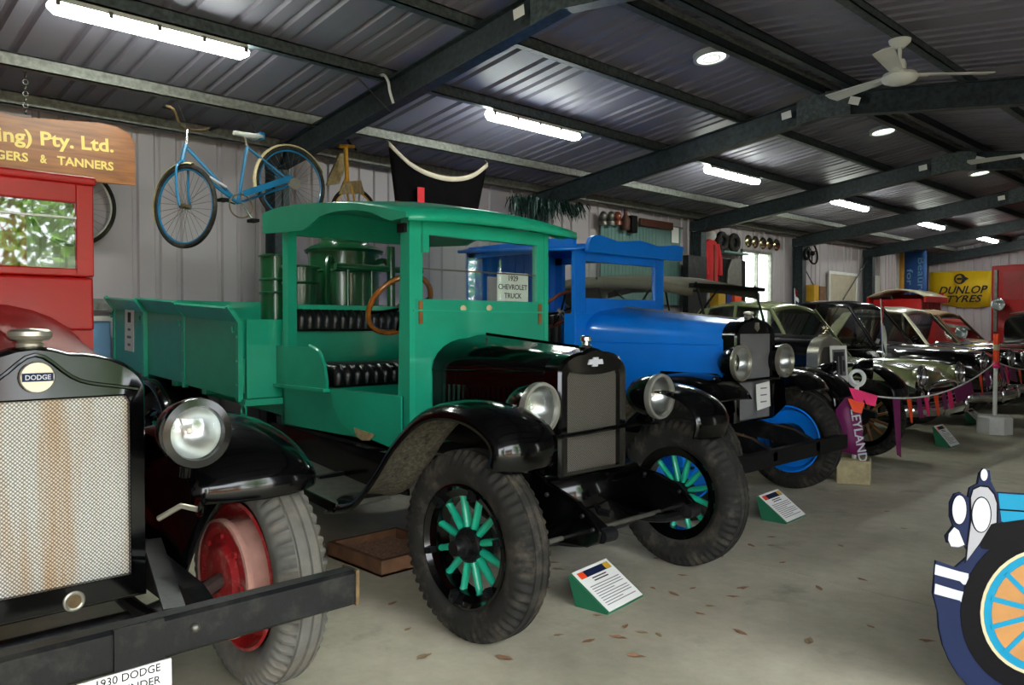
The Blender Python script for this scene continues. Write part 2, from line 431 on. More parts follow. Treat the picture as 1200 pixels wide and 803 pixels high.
def smoothpath(pts, n=4):
    pts = [V(p) for p in pts]; out = []
    for i in range(len(pts)-1):
        p0 = pts[max(i-1,0)]; p1 = pts[i]; p2 = pts[i+1]; p3 = pts[min(i+2,len(pts)-1)]
        for k in range(n):
            t = k/n
            out.append(0.5*((2*p1)+(p2-p0)*t+(2*p0-5*p1+4*p2-p3)*t*t+(-p0+3*p1-3*p2+p3)*t**3))
    out.append(pts[-1]); return out
# ------------------------------------------------------------------ the shed
WX, RX, BY, FY = -7.3, 1.6, 21.4, -3.04          # left wall, right wall, back wall, added front wall
RIDGE_X, RIDGE_Z, SLOPE = -3.38, 3.63, 0.128
def roof_z(x): return RIDGE_Z - SLOPE * abs(x - RIDGE_X)
BAYS = [0.1, 3.74, 7.4, 11.1, 14.6, 17.9, 21.2]
def structure(name, loc=(0,0,0)):
    o = bpy.data.objects.new(name, None); o.location = loc; COL.objects.link(o); o['kind'] = 'structure'; return o

# floor slabs with open joints
floor_o = structure('floor')
MB().box(-9, 4, -5, 22.5, -0.20, -0.012).build('sub_base', 'concrete', floor_o)
xe = [-7.6, -3.75, 0.1, 4.0]; ye = [-5, -3.2, 0.4, 4.0, 7.6, 11.2, 14.8, 18.4, 22.4]
for i in range(len(xe)-1):
    for j in range(len(ye)-1):
        MB().box(xe[i]+.003, xe[i+1]-.003, ye[j]+.003, ye[j+1]-.003, -0.10, 0.0).build('slab', 'concrete', floor_o)
gr = MB().box(-40, 60, -45, 60, -0.35, -0.22); g = gr.build('ground_outside', 'dry_ground', None); g['kind'] = 'structure'

def rib_prof(y0, y1, pitch=0.152, d=0.028):
    pts = [(y0, 0.0)]; k = math.ceil((y0 + 0.04) / pitch)
    while k * pitch < y1 - 0.04:
        c = k * pitch
        pts += [(c-.030, 0), (c-.015, d), (c+.015, d), (c+.030, 0)]; k += 1
    pts.append((y1, 0.0)); return pts

# roof sheets
ceil_o = structure('ceiling')
W = 0.76
n = math.ceil((BY + 0.3 - FY) / W)
pf = rib_prof(0.0, W)
for side in (-1, 1):
    xe_ = WX - 0.15 if side < 0 else RX + 0.3
    rows = [[(RIDGE_X, y, RIDGE_Z + h + .01) for y, h in pf], [(xe_, y, roof_z(xe_) + h) for y, h in pf]]
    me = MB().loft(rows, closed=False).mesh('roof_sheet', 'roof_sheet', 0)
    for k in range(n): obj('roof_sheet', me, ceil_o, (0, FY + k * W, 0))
# rafters: flanged steel, both slopes, with apex plates
def flanged(mb, p0, p1, w, h, t=0.012, up=(0,0,1)):
    p0, p1 = V(p0), V(p1); d = (p1-p0).normalized(); sd = d.cross(V(up)).normalized(); u = sd.cross(d)
    mb.beam(p0, p1, t, h, up)
    for s_ in (-1, 1): mb.beam(p0 + u*s_*(h/2-t/2), p1 + u*s_*(h/2-t/2), w, t, up)
    return mb
for y in BAYS:
    for xe_ in (WX + 0.1, RX - 0.05):
        mb = flanged(MB(), (RIDGE_X, y, RIDGE_Z - .22), (xe_, y, roof_z(xe_) - .22), 0.11, 0.22)
        mb.build('rafter', 'rafter_steel', ceil_o, 0)
    pl = MB().prism([(RIDGE_X-.26, RIDGE_Z-.37), (RIDGE_X, RIDGE_Z-.335), (RIDGE_X+.26, RIDGE_Z-.37), (RIDGE_X+.26, RIDGE_Z-.14), (RIDGE_X, RIDGE_Z-.10), (RIDGE_X-.26, RIDGE_Z-.14)], 'y', y-.062, y-.052)
    pl.build('apex_plate', 'galv', ceil_o, 0)
    for dx, tilt in ((-.36, .12), (.30, -.35)):
        c = Vector((RIDGE_X+dx, y-.068, roof_z(RIDGE_X+dx)-.21)); a = Vector((math.cos(tilt),0,math.sin(tilt))); b = Vector((-a.z,0,a.x))
        MB().add([c-a*.05-b*.035, c+a*.05-b*.035, c+a*.05+b*.035, c-a*.05+b*.035], [(0,1,2,3)]).build('paper_sticker', 'paper', ceil_o, 0, solid=.002)
# purlins along the shed
for x, w_, m_ in ((-7.16,.055,'galv_pale'), (-6.45,.06,'galv_pale'), (-5.3,.06,'galv'), (-4.27,.06,'galv'), (-3.42,.06,'rafter_steel'), (-3.10,.06,'rafter_steel'), (-2.2,.06,'galv'), (-1.0,.06,'galv'), (0.2,.06,'galv'), (1.4,.06,'galv')):
    z = roof_z(x)
    mb = MB().box(x-.006, x+.006, FY, BY, z-.115, z-.003).box(x-.006, x+w_, FY, BY, z-.118, z-.108).box(x+w_-.006, x+w_, FY, BY, z-.118, z-.095).box(x-w_, x+.006, FY, BY, z-.012, z-.002)
    mb.build('purlin', m_, ceil_o, 0)
# ridge rod between the two ridge purlins
MB().box(RIDGE_X-.02, RIDGE_X+.02, FY, BY, RIDGE_Z-.03, RIDGE_Z-.01).build('ridge_strip', 'galv_pale', ceil_o, 0)
# white cable looped over the first rafter
p = [ay(443,90,3.66), ay(450,88,3.62), ay(455,96,3.60), ay(457,108,3.6), ay(461,121,3.62)]
MB().tube(smoothpath(p, 5), 0.011, 8).build('white_cable', 'white_plastic', ceil_o)
MB().tube([ay(420,92,3.62), ay(457,130,3.62)], 0.005, 6).build('tie_wire', 'steel_dull', ceil_o)

# left wall
wall_l = structure('wall_left')
wy0, wy1, wz1 = 12.66, 13.74, 2.68
def wall_sheet(parent, X, y0, y1, z0, z1, sgn=1):
    pf_ = rib_prof(y0, y1, 0.19, 0.022)
    MB().loft([[(X - sgn*h, y, z0) for y, h in pf_], [(X - sgn*h, y, z1) for y, h in pf_]], closed=False).build('wall_sheet', 'wall_sheet', parent, 0)
y = FY
edges = []
while y < BY - .01:
    edges.append((y, min(y + W, BY))); y += W
for y0, y1 in edges:
    if y1 <= wy0 or y0 >= wy1: wall_sheet(wall_l, WX, y0, y1, 0, roof_z(WX) + .02)
    else:
        if y0 < wy0: wall_sheet(wall_l, WX, y0, wy0, 0, roof_z(WX) + .02)
        if y1 > wy1: wall_sheet(wall_l, WX, wy1, y1, 0, roof_z(WX) + .02)
        wall_sheet(wall_l, WX, max(y0, wy0), min(y1, wy1), wz1, roof_z(WX) + .02)
for z in (0.75, 1.5):
    for ya, yb in ((FY, wy0-.05), (wy1+.05, BY)):
        MB().box(WX+.004, WX+.05, ya, yb, z-.05, z+.05).build('girt', 'galv_pale', wall_l, 0)
for y in BAYS[:]:
    flanged(MB(), (WX+.14, y, 0), (WX+.14, y, roof_z(WX)-.28), 0.15, 0.20, up=(1,0,0)).build('column', 'rafter_steel', wall_l, 0)
    MB().prism([(WX+.02, roof_z(WX)-.28), (WX+.30, roof_z(WX)-.28), (WX+.42, roof_z(WX)-.10), (WX+.02, roof_z(WX)-.13)], 'y', y-.07, y-.055).build('haunch_plate', 'rafter_steel', wall_l, 0)
# strap bracing in the far bay
for a_, b_ in (((WX+.10, 14.7, 2.6), (WX+.10, 16.2, 1.4)), ((WX+.125, 16.1, 1.5), (WX+.125, 17.82, 2.75))):
    MB().tube([a_, b_], 0.012, 6).build('brace_rod', 'galv', wall_l)
# sliding window full of daylight
win = structure('window_1', (WX, (wy0+wy1)/2, 0))
wm = (wy0+wy1)/2 + .02
mb = MB()
for a_, b_, c_, d_ in ((wy0, wy0+.04, 0, wz1), (wy1-.04, wy1, 0, wz1), (wm-.02, wm+.02, 0, wz1), (wy0, wy1, wz1-.05, wz1), (wy0, wy1, 0, .06)):
    mb.box(WX-.04, WX+.03, a_, b_, c_, d_)
mb.build('window_frame', 'galv_pale', win, 0)
for a_, b_ in ((wy0+.04, wm-.02), (wm+.02, wy1-.04)):
    MB().box(WX-.008, WX-.002, a_, b_, .06, wz1-.05).build('pane', 'window_glass', win, 0)
MB().box(WX+.03, WX+.05, wm-.012, wm+.012, 1.55, 1.75).build('latch', 'black_dull', win, 0)

# back wall
wall_b = structure('wall_back')
x = WX
while x < RX - .01:
    x1 = min(x + W, RX); pf_ = rib_prof(x, x1, 0.19, 0.022)
    MB().loft([[(u, BY + h, 0) for u, h in pf_], [(u, BY + h, roof_z(u) + .02) for u, h in pf_]], closed=False).build('wall_sheet', 'wall_sheet', wall_b, 0)
    x = x1
for xx in (-4.85, -3.38, -1.0): flanged(MB(), (xx, BY-.14, 0), (xx, BY-.14, roof_z(xx)-.3), 0.15, 0.2, up=(0,1,0)).build('column', 'rafter_steel', wall_b, 0)
# right wall with a doorway, open towards the front
wall_r = structure('wall_right')
dy0, dy1 = 7.1, 7.7
y = 3.6
while y < BY - .01:
    y1 = min(y + W, BY)
    if y1 <= dy0 or y >= dy1: wall_sheet(wall_r, RX, y, y1, 0, roof_z(RX) + .02, -1)
    else:
        if y < dy0: wall_sheet(wall_r, RX, y, dy0, 0, roof_z(RX)+.02, -1)
        if y1 > dy1: wall_sheet(wall_r, RX, dy1, y1, 0, roof_z(RX)+.02, -1)
        wall_sheet(wall_r, RX, max(y,dy0), min(y1,dy1), 2.25, roof_z(RX)+.02, -1)
    y = y1
for y in BAYS: flanged(MB(), (RX-.12, y, 0), (RX-.12, y, roof_z(RX)-.28), 0.15, 0.2, up=(1,0,0)).build('column', 'rafter_steel', wall_r, 0)

# unseen gable end added behind the camera to cut light from that side
wall_f = structure('wall_front_added')
x = WX
while x < RX - .01:
    x1 = min(x + W, RX); pf_ = rib_prof(x, x1, 0.19, 0.022)
    MB().loft([[(u, FY - h, 0) for u, h in pf_], [(u, FY - h, roof_z(u) + .02) for u, h in pf_]], closed=False).build('wall_sheet', 'wall_sheet', wall_f, 0)
    x = x1
# weatherboard house outside, mirrored in the red truck's windscreen
hs = thing('timber_house', 'brown weatherboard house with tin roof outside the open side of the shed', 'house', (8.4, .3, -.22))
for k in range(14): MB().prism([(6.60,-.22+k*.19),(6.66,-.22+k*.19),(6.62,-.02+k*.19),(6.60,-.02+k*.19)], 'y', -1.6, 2.2).xf(Matrix.Translation((13.2,0,0)) @ Matrix.Scale(-1,4,(1,0,0))).build('weatherboard', 'weatherboard', hs, 0)
MB().box(6.62,10.0,-1.6,2.2,-.22,2.4).build('body', 'weatherboard', hs, 0)
MB().prism([(6.2,2.35),(8.3,3.5),(10.4,2.35),(10.4,2.45),(8.3,3.6),(6.2,2.45)], 'y', -1.8, 2.45).build('roof', 'galv_pale', hs, 0)
for y in (-1.0, .7): MB().box(6.50,6.54,y,y+.9,.8,1.9).build('window', 'white_paint', hs, 0)

# fluorescent battens under the third purlin
def batten(y, label):
    x = -5.30; zt = roof_z(x) - .118
    t = thing('fluorescent_light', label, 'light', (x, y, zt), 'fluorescent battens in a line under one purlin')
    L_ = .60
    MB().prism([(-.045,0), (.045,0), (.06,-.035), (-.06,-.035)], 'y', -L_, L_).xf(Matrix.Translation((x,y,zt))).build('housing', 'white_plastic', t, 30)
    prof = [(-.055,-.036), (.055,-.036), (.058,-.06), (.035,-.088), (-.035,-.088), (-.058,-.06)]
    secs = []
    for yy, k in ((-L_-.02,.55), (-L_+.02,1), (L_-.02,1), (L_+.02,.55)):
        secs.append([(x+u*k, y+yy, zt-.036+(v+.036)*k) for u, v in prof])
    MB().loft(secs).build('diffuser', 'tube_light', t, 60)
    for yy in (-.58, -.29, 0, .29, .58): MB().box(x+.054, x+.066, y+yy-.012, y+yy+.012, zt-.06, zt-.022).build('clip', 'steel_dull', t, 0)
    for yy in (-.5, .5): MB().box(x-.012, x+.012, y+yy-.015, y+yy+.015, zt-.002, zt+.02).build('hanger', 'galv', t, 0)
for y, lab in ((1.93, 'long fluorescent batten light above the hanging wooden sign'), (5.43, 'fluorescent batten light above the green truck, beyond the first rafter'),
               (9.0, 'fluorescent batten light in the bay beyond the ceiling fan rafter'), (12.5, 'fluorescent batten light above the black tourer, fourth along the purlin'),
               (16.1, 'fluorescent batten light above the red van body, fifth along the purlin'), (19.6, 'fluorescent batten light closest to the yellow banner')):
    batten(y, lab)
# round roof vents near the ridge
for i, (x, y, lab) in enumerate(((-3.66, 5.85, 'round white roof vent with self-lit dome standing in for daylight near the ceiling fan'), (-3.66, 9.5, 'round white roof vent one bay beyond the first ceiling fan'), (-3.66, 13.1, 'small round roof vent beyond the second ridge joint'))):
    z = roof_z(x) + .014
    t = thing('roof_vent', lab, 'vent', (x, y, z))
    M = Matrix.Translation((x, y, z)) @ Matrix.Rotation(-math.atan(SLOPE), 4, 'Y')
    MB().lathe([(.125,-.006),(.15,-.008),(.15,-.05),(.12,-.05),(.115,-.008)], n=32).xf(M).build('collar', 'white_plastic', t)
    MB().lathe([(.001,-.055),(.07,-.05),(.12,-.03)], n=32).xf(M).build('dome', 'skylight_glow', t)  # dome emits its own glow as daylight; the roof above is closed
    MB().ring((0,0,-.052), (0,0,1), .07, .006).xf(M).build('inner_ring', 'white_plastic', t)
# ceiling fans
def fan(x, y, ang, label):
    zr = roof_z(x)
    t = thing('ceiling_fan', label, 'fan', (x, y, zr - .42), 'ceiling fans under the ridge')
    MB().lathe([(.001,-.118),(.075,-.118),(.07,-.14),(.03,-.175),(.001,-.175)], (x,y,zr-.0), n=24).build('canopy', 'white_plastic', t)
    MB().cyl((x,y,zr-.16), (x,y,zr-.30), .014).build('down_rod', 'white_plastic', t)
    MB().lathe([(.001,-.26),(.035,-.26),(.045,-.29),(.045,-.33),(.06,-.345),(.11,-.36),(.125,-.385),(.11,-.41),(.06,-.43),(.001,-.435)], (x,y,zr), n=32).build('motor', 'white_plastic', t)
    for k in range(3):
        M = Matrix.Translation((x,y,zr-.375)) @ Matrix.Rotation(ang + k*2*math.pi/3, 4, 'Z')
        b = MB().add([(.10,-.04,.0),(.10,.04,.012),(.62,.065,.016),(.64,.0,.006),(.62,-.065,-.010)], [(0,4,3,2,1)]).xf(M).build('blade', 'white_plastic', t, 0, solid=.006)
        MB().beam((.08,0,.006), (.2,0,.006), .04, .012).xf(M).build('blade_iron', 'white_plastic', b, 0)
fan(-2.18, 5.95, math.radians(41), 'white three-blade ceiling fan hanging before the second rafter')
fan(-2.18, 9.65, math.radians(60), 'white ceiling fan hanging one bay beyond the first fan')

# sunlit trees outside the open side (seen in the windscreens' reflections)
def tree(x, y, hgt, r, label):
    t = thing('tree', label, 'tree', (x, y, -.22), 'trees outside the open side of the shed')
    MB().tube(smoothpath([(x,y,-.22),(x+.1,y,.9),(x-.05,y+.1,hgt*.55),(x+.1,y,hgt*.8)],3), [.14]*3+[.12]*3+[.08]*4, 8).build('trunk', 'bark', t)
    mb = MB(); R_ = random.Random(int(x*10+y))
    for k in range(2200):
        d = Vector((R_.gauss(0,1), R_.gauss(0,1), R_.gauss(0,1))).normalized() * (R_.random()**.4)
        c = Vector((x + d.x*r, y + d.y*r, hgt*.52 + d.z*hgt*.5)); a = Vector((R_.uniform(-1,1), R_.uniform(-1,1), R_.uniform(-1,1))).normalized(); b = a.orthogonal().normalized()
        s_ = R_.uniform(.07,.16)
        mb.add([c-a*s_, c+b*s_*.5, c+a*s_, c-b*s_*.5], [(0,1,2,3)])
    o = mb.build('foliage', 'hedge_leaf', t, 0); o['kind'] = 'stuff'
for i, (x, y, h_, r) in enumerate(((5.2, 10.5, 6.5, 1.9), (6.5, 4.1, 5.6, 1.55), (10.7, 5.4, 8, 2.5), (7.6, -4.4, 4.4, 1.5), (11.5, 13.6, 7, 2.3))):
    tree(x, y, h_, r, 'leafy green tree in sunlight outside the open side of the shed')
# ------------------------------------------------------------------ shared vehicle parts
def mbox(name, m, parent, *b, bevel=0, smooth=0, label=None):
    return MB().box(*b).build(name, m, parent, smooth, bevel=bevel, label=label)
_tyres = {}
def tyre_mesh(R, w, rr, m, lugs=68, jag=0.012):
    key = (R, w, rr, m, lugs)
    if key in _tyres: return _tyres[key]
    h = w/2
    prof = [(rr, -h*.55), (rr+.012, -h*.75), (rr+(R-rr)*.30, -h*.97), (rr+(R-rr)*.55, -h), (R-.045, -h*.96), (R-.022, -h*.86), (R-.004, -h*.62), (R, -h*.5), (R-.008, -h*.47), (R-.008, -h*.40), (R, -h*.37), (R+.002, -h*.1), (R-.007,-h*.06), (R-.007,h*.06), (R+.002,h*.1),
            (R, h*.37), (R-.008, h*.40), (R-.008, h*.47), (R, h*.5), (R-.004, h*.62), (R-.022, h*.86), (R-.045, h*.96), (rr+(R-rr)*.55, h), (rr+(R-rr)*.30, h*.97), (rr+.012, h*.75), (rr, h*.55), (rr-.012, h*.3), (rr-.012, -h*.3)]
    jg = {4: jag*.9, 5: jag*1.5, 6: jag*1.6, 19: jag*1.6, 20: jag*1.5, 21: jag*.9}
    me = MB().lathe(prof, axis=(0,1,0), n=lugs*4, closed=True, jag=jg).mesh('tyre', m, 32)
    _tyres[key] = me; return me
_sub = {}
def sub(key, fn):
    if key not in _sub: _sub[key] = fn()
    return _sub[key]
def wheel(root, c, out=-1, style='wood', R=.40, w=.17, rr=.25, paint='teal_trim', tyre='tyre_rubber', steer=0.0, n_spokes=12, drum=None, dk=1.0):
    rt = root.location
    ty = obj('tyre', tyre_mesh(R, w, rr, tyre, 58 if R > .36 else 30, .012 if R > .36 else .004), root, Vector(c) - rt, (0, 0, (0 if out < 0 else math.pi) + steer))
    if style == 'wood':
        ri = obj('rim', sub(('rim', rr, w), lambda: MB().lathe([(rr+.004,-w*.36),(rr+.012,-w*.40),(rr+.002,-w*.42),(rr-.014,-w*.30),(rr-.042,-w*.24),(rr-.046,-w*.10),(rr-.046,w*.20),(rr-.010,w*.30),(rr+.004,w*.36)], axis=(0,1,0), n=48).mesh('rim', 'black_enamel', 30)), ty)
        sp = sub(('spoke', rr, paint), lambda: MB().loft([[(math.cos(a)*u, -.012+math.sin(a)*v, r_) for a in [2*math.pi*i/10 for i in range(10)]] for r_, u, v in ((.055,.011,.020),(.085,.016,.022),(.14,.0155,.020),(rr-.05,.0135,.017),(rr-.042,.019,.021))]).mesh('spoke', paint, 50))
        for k in range(n_spokes): obj('spoke', sp, ty, (0,0,0), (0, 2*math.pi*(k+.5)/n_spokes, 0))
        hb = sub(('hub', 'w'), lambda: MB().lathe([(.001,-.115),(.030,-.115),(.033,-.108),(.036,-.075),(.044,-.070),(.044,-.045),(.072,-.042),(.075,-.032),(.075,-.020),(.05,-.01),(.05,.05),(.072,.055),(.072,.07),(.001,.07)], axis=(0,1,0), n=28).mesh('hub', 'black_worn', 30))
        obj('hub', hb, ty)
        lg = sub(('lug', rr), lambda: MB().box(-.013,.013,-w*.45,-w*.26,rr-.045,rr+.002).cyl((0,-w*.5,rr-.022),(0,-w*.42,rr-.022),.009,n=6).mesh('rim_clamp', 'black_worn', 0))
        for k in range(6): obj('rim_clamp', lg, ty, (0,0,0), (0, 2*math.pi*k/6 + .26, 0))
        nb = sub(('nut',), lambda: MB().cyl((0,-.054,.058),(0,-.040,.058),.007,n=6).mesh('hub_bolt', 'black_worn', 0))
        for k in range(6): obj('hub_bolt', nb, ty, (0,0,0), (0, 2*math.pi*k/6, 0))
    elif style == 'disc':
        di = sub(('disc', rr, paint), lambda: MB().lathe([(rr+.006,-w*.40),(rr-.006,-w*.42),(rr-.016,-w*.30),(rr-.03,-.01),(rr-.05,.012),(.12,-.02),(.10,-.035),(.001,-.035)], axis=(0,1,0), n=48).lathe([(rr+.006,w*.40),(rr-.006,w*.42),(rr-.02,w*.28),(rr-.035,.02),(rr-.05,.022),(.12,-.010),(.001,-.012)], axis=(0,1,0), n=48).mesh('wheel_disc', paint, 30))
        obj('wheel_disc', di, ty)
        nb = sub(('dnut',), lambda: MB().cyl((0,-.06,.085),(0,-.03,.085),.011,n=6).mesh('wheel_nut', 'black_worn', 0))
        for k in range(6): obj('wheel_nut', nb, ty, (0,0,0), (0, 2*math.pi*k/6, 0))
        hb = sub(('dhub', paint), lambda: MB().lathe([(.001,-.10),(.035,-.10),(.042,-.09),(.05,-.035),(.06,-.03)], axis=(0,1,0), n=24).mesh('hub', paint, 30))
        obj('hub', hb, ty)
        dr = sub(('drum', rr, drum or paint), lambda: MB().lathe([(rr*.76*dk,-.0),(rr*.76*dk,.11),(rr*.81*dk,.115),(rr*.81*dk,.135),(rr*.77*dk,.138)], axis=(0,1,0), n=48).mesh('brake_drum', drum or 'drum_dust', 30))
        obj('brake_drum', dr, ty)
        bp_ = sub(('bplate', rr, drum or paint), lambda: MB().lathe([(rr*.79*dk,.128),(rr*.70*dk,.132),(rr*.62*dk,.122),(.13*dk,.126),(.11*dk,.145),(.06,.15),(.001,.15)], axis=(0,1,0), n=48).mesh('backing_plate', drum or paint, 30))
        obj('backing_plate', bp_, ty)
        rv = sub(('bpbolt', drum or paint), lambda: MB().cyl((0,.13,.155*dk),(0,.142,.155*dk),.012*dk,n=8).mesh('plate_bolt', drum or paint, 0))
        for k in range(8): obj('plate_bolt', rv, ty, (0,0,0), (0, 2*math.pi*k/8, 0))
    else:
        obj('rim', sub(('srim', rr, paint), lambda: MB().lathe([(rr+.004,-w*.36),(rr-.01,-w*.38),(rr-.03,-w*.15),(.10,-w*.22),(.001,-w*.22)], axis=(0,1,0), n=36).mesh('rim', paint, 30)), ty)
        obj('hubcap', sub(('cap', rr), lambda: MB().lathe([(rr*.62,-w*.22),(rr*.60,-w*.30),(rr*.4,-w*.40),(rr*.15,-w*.46),(.001,-w*.47)], axis=(0,1,0), n=36).mesh('hubcap', 'chrome', 40)), ty)
    return ty
def headlamp(root, c, r, body='black_enamel', rim='lamp_rim', depth=None, look=(1,0,0), name='headlamp', rw=1.0):
    c = V(c); d = depth or r*1.5; a = V(look).normalized()
    b = MB().lathe([(.001,-d),(r*.35,-d*.97),(r*.72*rw,-d*.75),(r*.92*rw,-d*.45),(r*.98*rw,-d*.15),(r*.98*rw,-.004)], c, a, 36).build(name, body, root)
    MB().lathe([(r*.96,-.020),(r*1.05*rw,-.016),(r*1.07*rw,.004),(r*1.04*rw,.016),(r*.93,.018),(r*.88,.006),(r*.88,-.004)], c, a, 36, closed=True).build('rim', rim, b)
    MB().lathe([(r*.90,-.002),(r*.80,-r*.32),(r*.55,-r*.62),(r*.25,-r*.78),(.001,-r*.82)], c, a, 36).build('reflector', 'reflector', b)
    MB().sphere(c - a*r*.5, r*.11, 10, 8).build('bulb', 'white_plastic', b)
    lens = MB(); lens.lathe([(r*.90,.004),(r*.6,.016),(r*.3,.022),(.001,.024)], c, a, 36)
    # vertical flutes moulded in the lens
    lens.build('lens', 'lens_glass', b)
    return b
def fender(root, path, y_in, y_out, crown=.03, lip=.05, m='black_enamel', inner='underseal', name='front_fender', t=.008, n=4):
    pth = smoothpath([(x, 0, z) for x, z in path], n); rows = []
    for i, p in enumerate(pth):
        tg = (pth[min(i+1,len(pth)-1)] - pth[max(i-1,0)]).normalized(); nn = Vector((-tg.z, 0, tg.x))
        if nn.z < -.2 or False: nn = nn
        row = []
        for u, k, l in ((0,0,0), (.12,.35,0), (.3,.78,0), (.5,1,0), (.7,.86,0), (.86,.45,0), (.96,0,.15), (1.0,-.1,.5), (1.0,-.1,1.0)):
            q = p + nn * (crown*k - lip*l); row.append((q.x, y_in + (y_out - y_in)*u, q.z))
        rows.append(row)
    mb = MB().loft(rows, closed=False)
    o = mb.build(name, m, root, 50)
    # the outer skin must face along the path's normal
    me = o.data; me.materials.append(MATS[inner])
    i0 = len(me.polygons)//2; best = None
    cz = sum(1 for p in me.polygons if p.normal.z > 0)
    if cz < len(me.polygons)/2: me.flip_normals()
    md = o.modifiers.new('solidify', 'SOLIDIFY'); md.thickness = t; md.offset = -1; md.material_offset = 1
    return o
def arch_sec(x, yc, hw, zb, zs, zt, n=5, flat=.45):
    # hood / radiator outline: bottom corner, up the side, rounded shoulder, crowned top, and back down
    pts = [(x, yc-hw, zb), (x, yc-hw, lerp(zb, zs, .5)), (x, yc-hw, zs)]
    for k in range(1, n+1):
        a = math.pi/2 * k/n
        pts.append((x, yc - hw + hw*(1-flat)*(1-math.cos(a)), zs + (zt-.02-zs)*math.sin(a)))
    half = pts + [(x, yc - hw*flat*.5, zt-.006)]
    return half + [(x, yc, zt)] + [(x, 2*yc - p[1], p[2]) for p in reversed(half)]
def shrink(sec, yc, zc, s, dx=0, dz=0):
    return [(p[0]+dx, yc+(p[1]-yc)*s, zc+(p[2]-zc)*s+dz) for p in sec]
def steering(root, c, R, normal, rim_m, name='steering_wheel'):
    c = V(c); nn = V(normal).normalized()
    o = MB().ring(c, nn, R, .016, 48, 10).build(name, rim_m, root)
    a = nn.orthogonal().normalized(); b = nn.cross(a)
    for k in range(4):
        d = a*math.cos(math.pi/2*k+.6) + b*math.sin(math.pi/2*k+.6)
        MB().tube([c - nn*.03 + d*.02, c - nn*.02 + d*R*.6, c + d*R], .008, 6).build('spoke', 'black_enamel', o)
    MB().cyl(c - nn*.05, c - nn*.005, .028, .024).build('boss', 'nickel', o)
    MB().cyl(c - nn*.05, c - nn*.62, .016).build('column', 'black_enamel', o)
    return o
def pleated(root, name, x0, x1, y0, y1, z0, z1, n, m='black_leather', face='x'):
    # upholstered pad with rolled pleats along its front; the pad is one padded mesh
    o = MB().box(x0, x1-.02, y0, y1, z0, z1-.012).build(name, m, root, 30, bevel=.015)
    w = (y1-y0)/n
    r = min(w*.5, .05)
    me = None
    for k in range(n):
        y = y0 + (k+.5)*w
        pts = [(x0+.02, y, z1-.016), ((x0+x1)/2, y, z1-.008), (x1-.045, y, z1-.014), (x1-.022, y, z1-.04), (x1-.020, y, (z0+z1)/2), (x1-.03, y, z0+.02)]
        mb = MB(); secs = []
        for i, p in enumerate(pts):
            a = V(pts[max(i-1,0)]); b_ = V(pts[min(i+1,len(pts)-1)]); tg = (b_-a).normalized(); nn = Vector((-tg.z,0,tg.x))
            if nn.z < 0 and i < 3: nn = -nn
            if i >= 3 and nn.x < 0: nn = -nn
            secs.append([V(p) + Vector((0, math.cos(q)*w*.49, 0)) + nn*(math.sin(q)*.020) for q in [2*math.pi*j/8 for j in range(8)]])
        mb.loft(secs).build('pleat', m, o, 60)
    return o
def paper_sheet(name, M, w, h, label, cat, lines=(), header=None, parent=None, text=None, t=.003, backing=None):
    pass
# ------------------------------------------------------------------ green flat-bed truck
YC = 2.96
G = thing('vintage_truck', 'green vintage truck with black bonnet, open cab and green wooden tray', 'truck', (-2.51, YC, 0))
T, TT, BK = 'teal_paint', 'teal_trim', 'black_enamel'
wheel(G, (-2.51, 2.20, .40), -1, 'wood'); wheel(G, (-2.51, 3.72, .40), 1, 'wood')
wheel(G, (-6.15, 2.27, .42), -1, 'wood', R=.42, rr=.27); wheel(G, (-6.15, 3.65, .42), 1, 'wood', R=.42, rr=.27)
# chassis
for y in (2.64, 3.28):
    MB().prism([(-7.0,.62),(-7.0,.72),(-4.7,.60),(-2.7,.56),(-2.45,.555),(-2.28,.52),(-2.15,.45),(-2.17,.41),(-2.28,.42),(-2.45,.45),(-2.7,.46),(-4.7,.50)], 'y', y-.022, y+.022).build('chassis_rail', BK, G, 0)
    MB().tube(smoothpath([(-2.15,y,.42),(-2.3,y,.365),(-2.51,y,.345),(-2.85,y,.37),(-3.1,y,.46)],4), .024, 8).build('leaf_spring', 'black_worn', G)
    MB().cyl((-2.15,y-.04,.425), (-2.15,y+.04,.425), .032, n=16).build('spring_shackle', 'black_worn', G)
MB().tube([(-2.51,2.28,.40),(-2.51,2.5,.36),(-2.51,2.7,.32),(-2.51,3.22,.32),(-2.51,3.42,.36),(-2.51,3.64,.40)], .027, 10).build('front_axle', 'black_worn', G)
MB().tube([(-2.36,2.34,.38),(-2.36,3.58,.38)], .012, 8).build('tie_rod', 'steel_dull', G)
for y in (2.36, 3.56): MB().tube([(-2.51,y,.40),(-2.42,y,.40),(-2.36,y,.38)], .018, 8).build('steering_arm', 'black_worn', G)
MB().cyl((-6.15,2.35,.42), (-6.15,3.57,.42), .045).build('rear_axle', 'black_worn', G)
MB().sphere((-6.15,2.96,.42), .14, 16, 10).build('differential', 'black_worn', G)
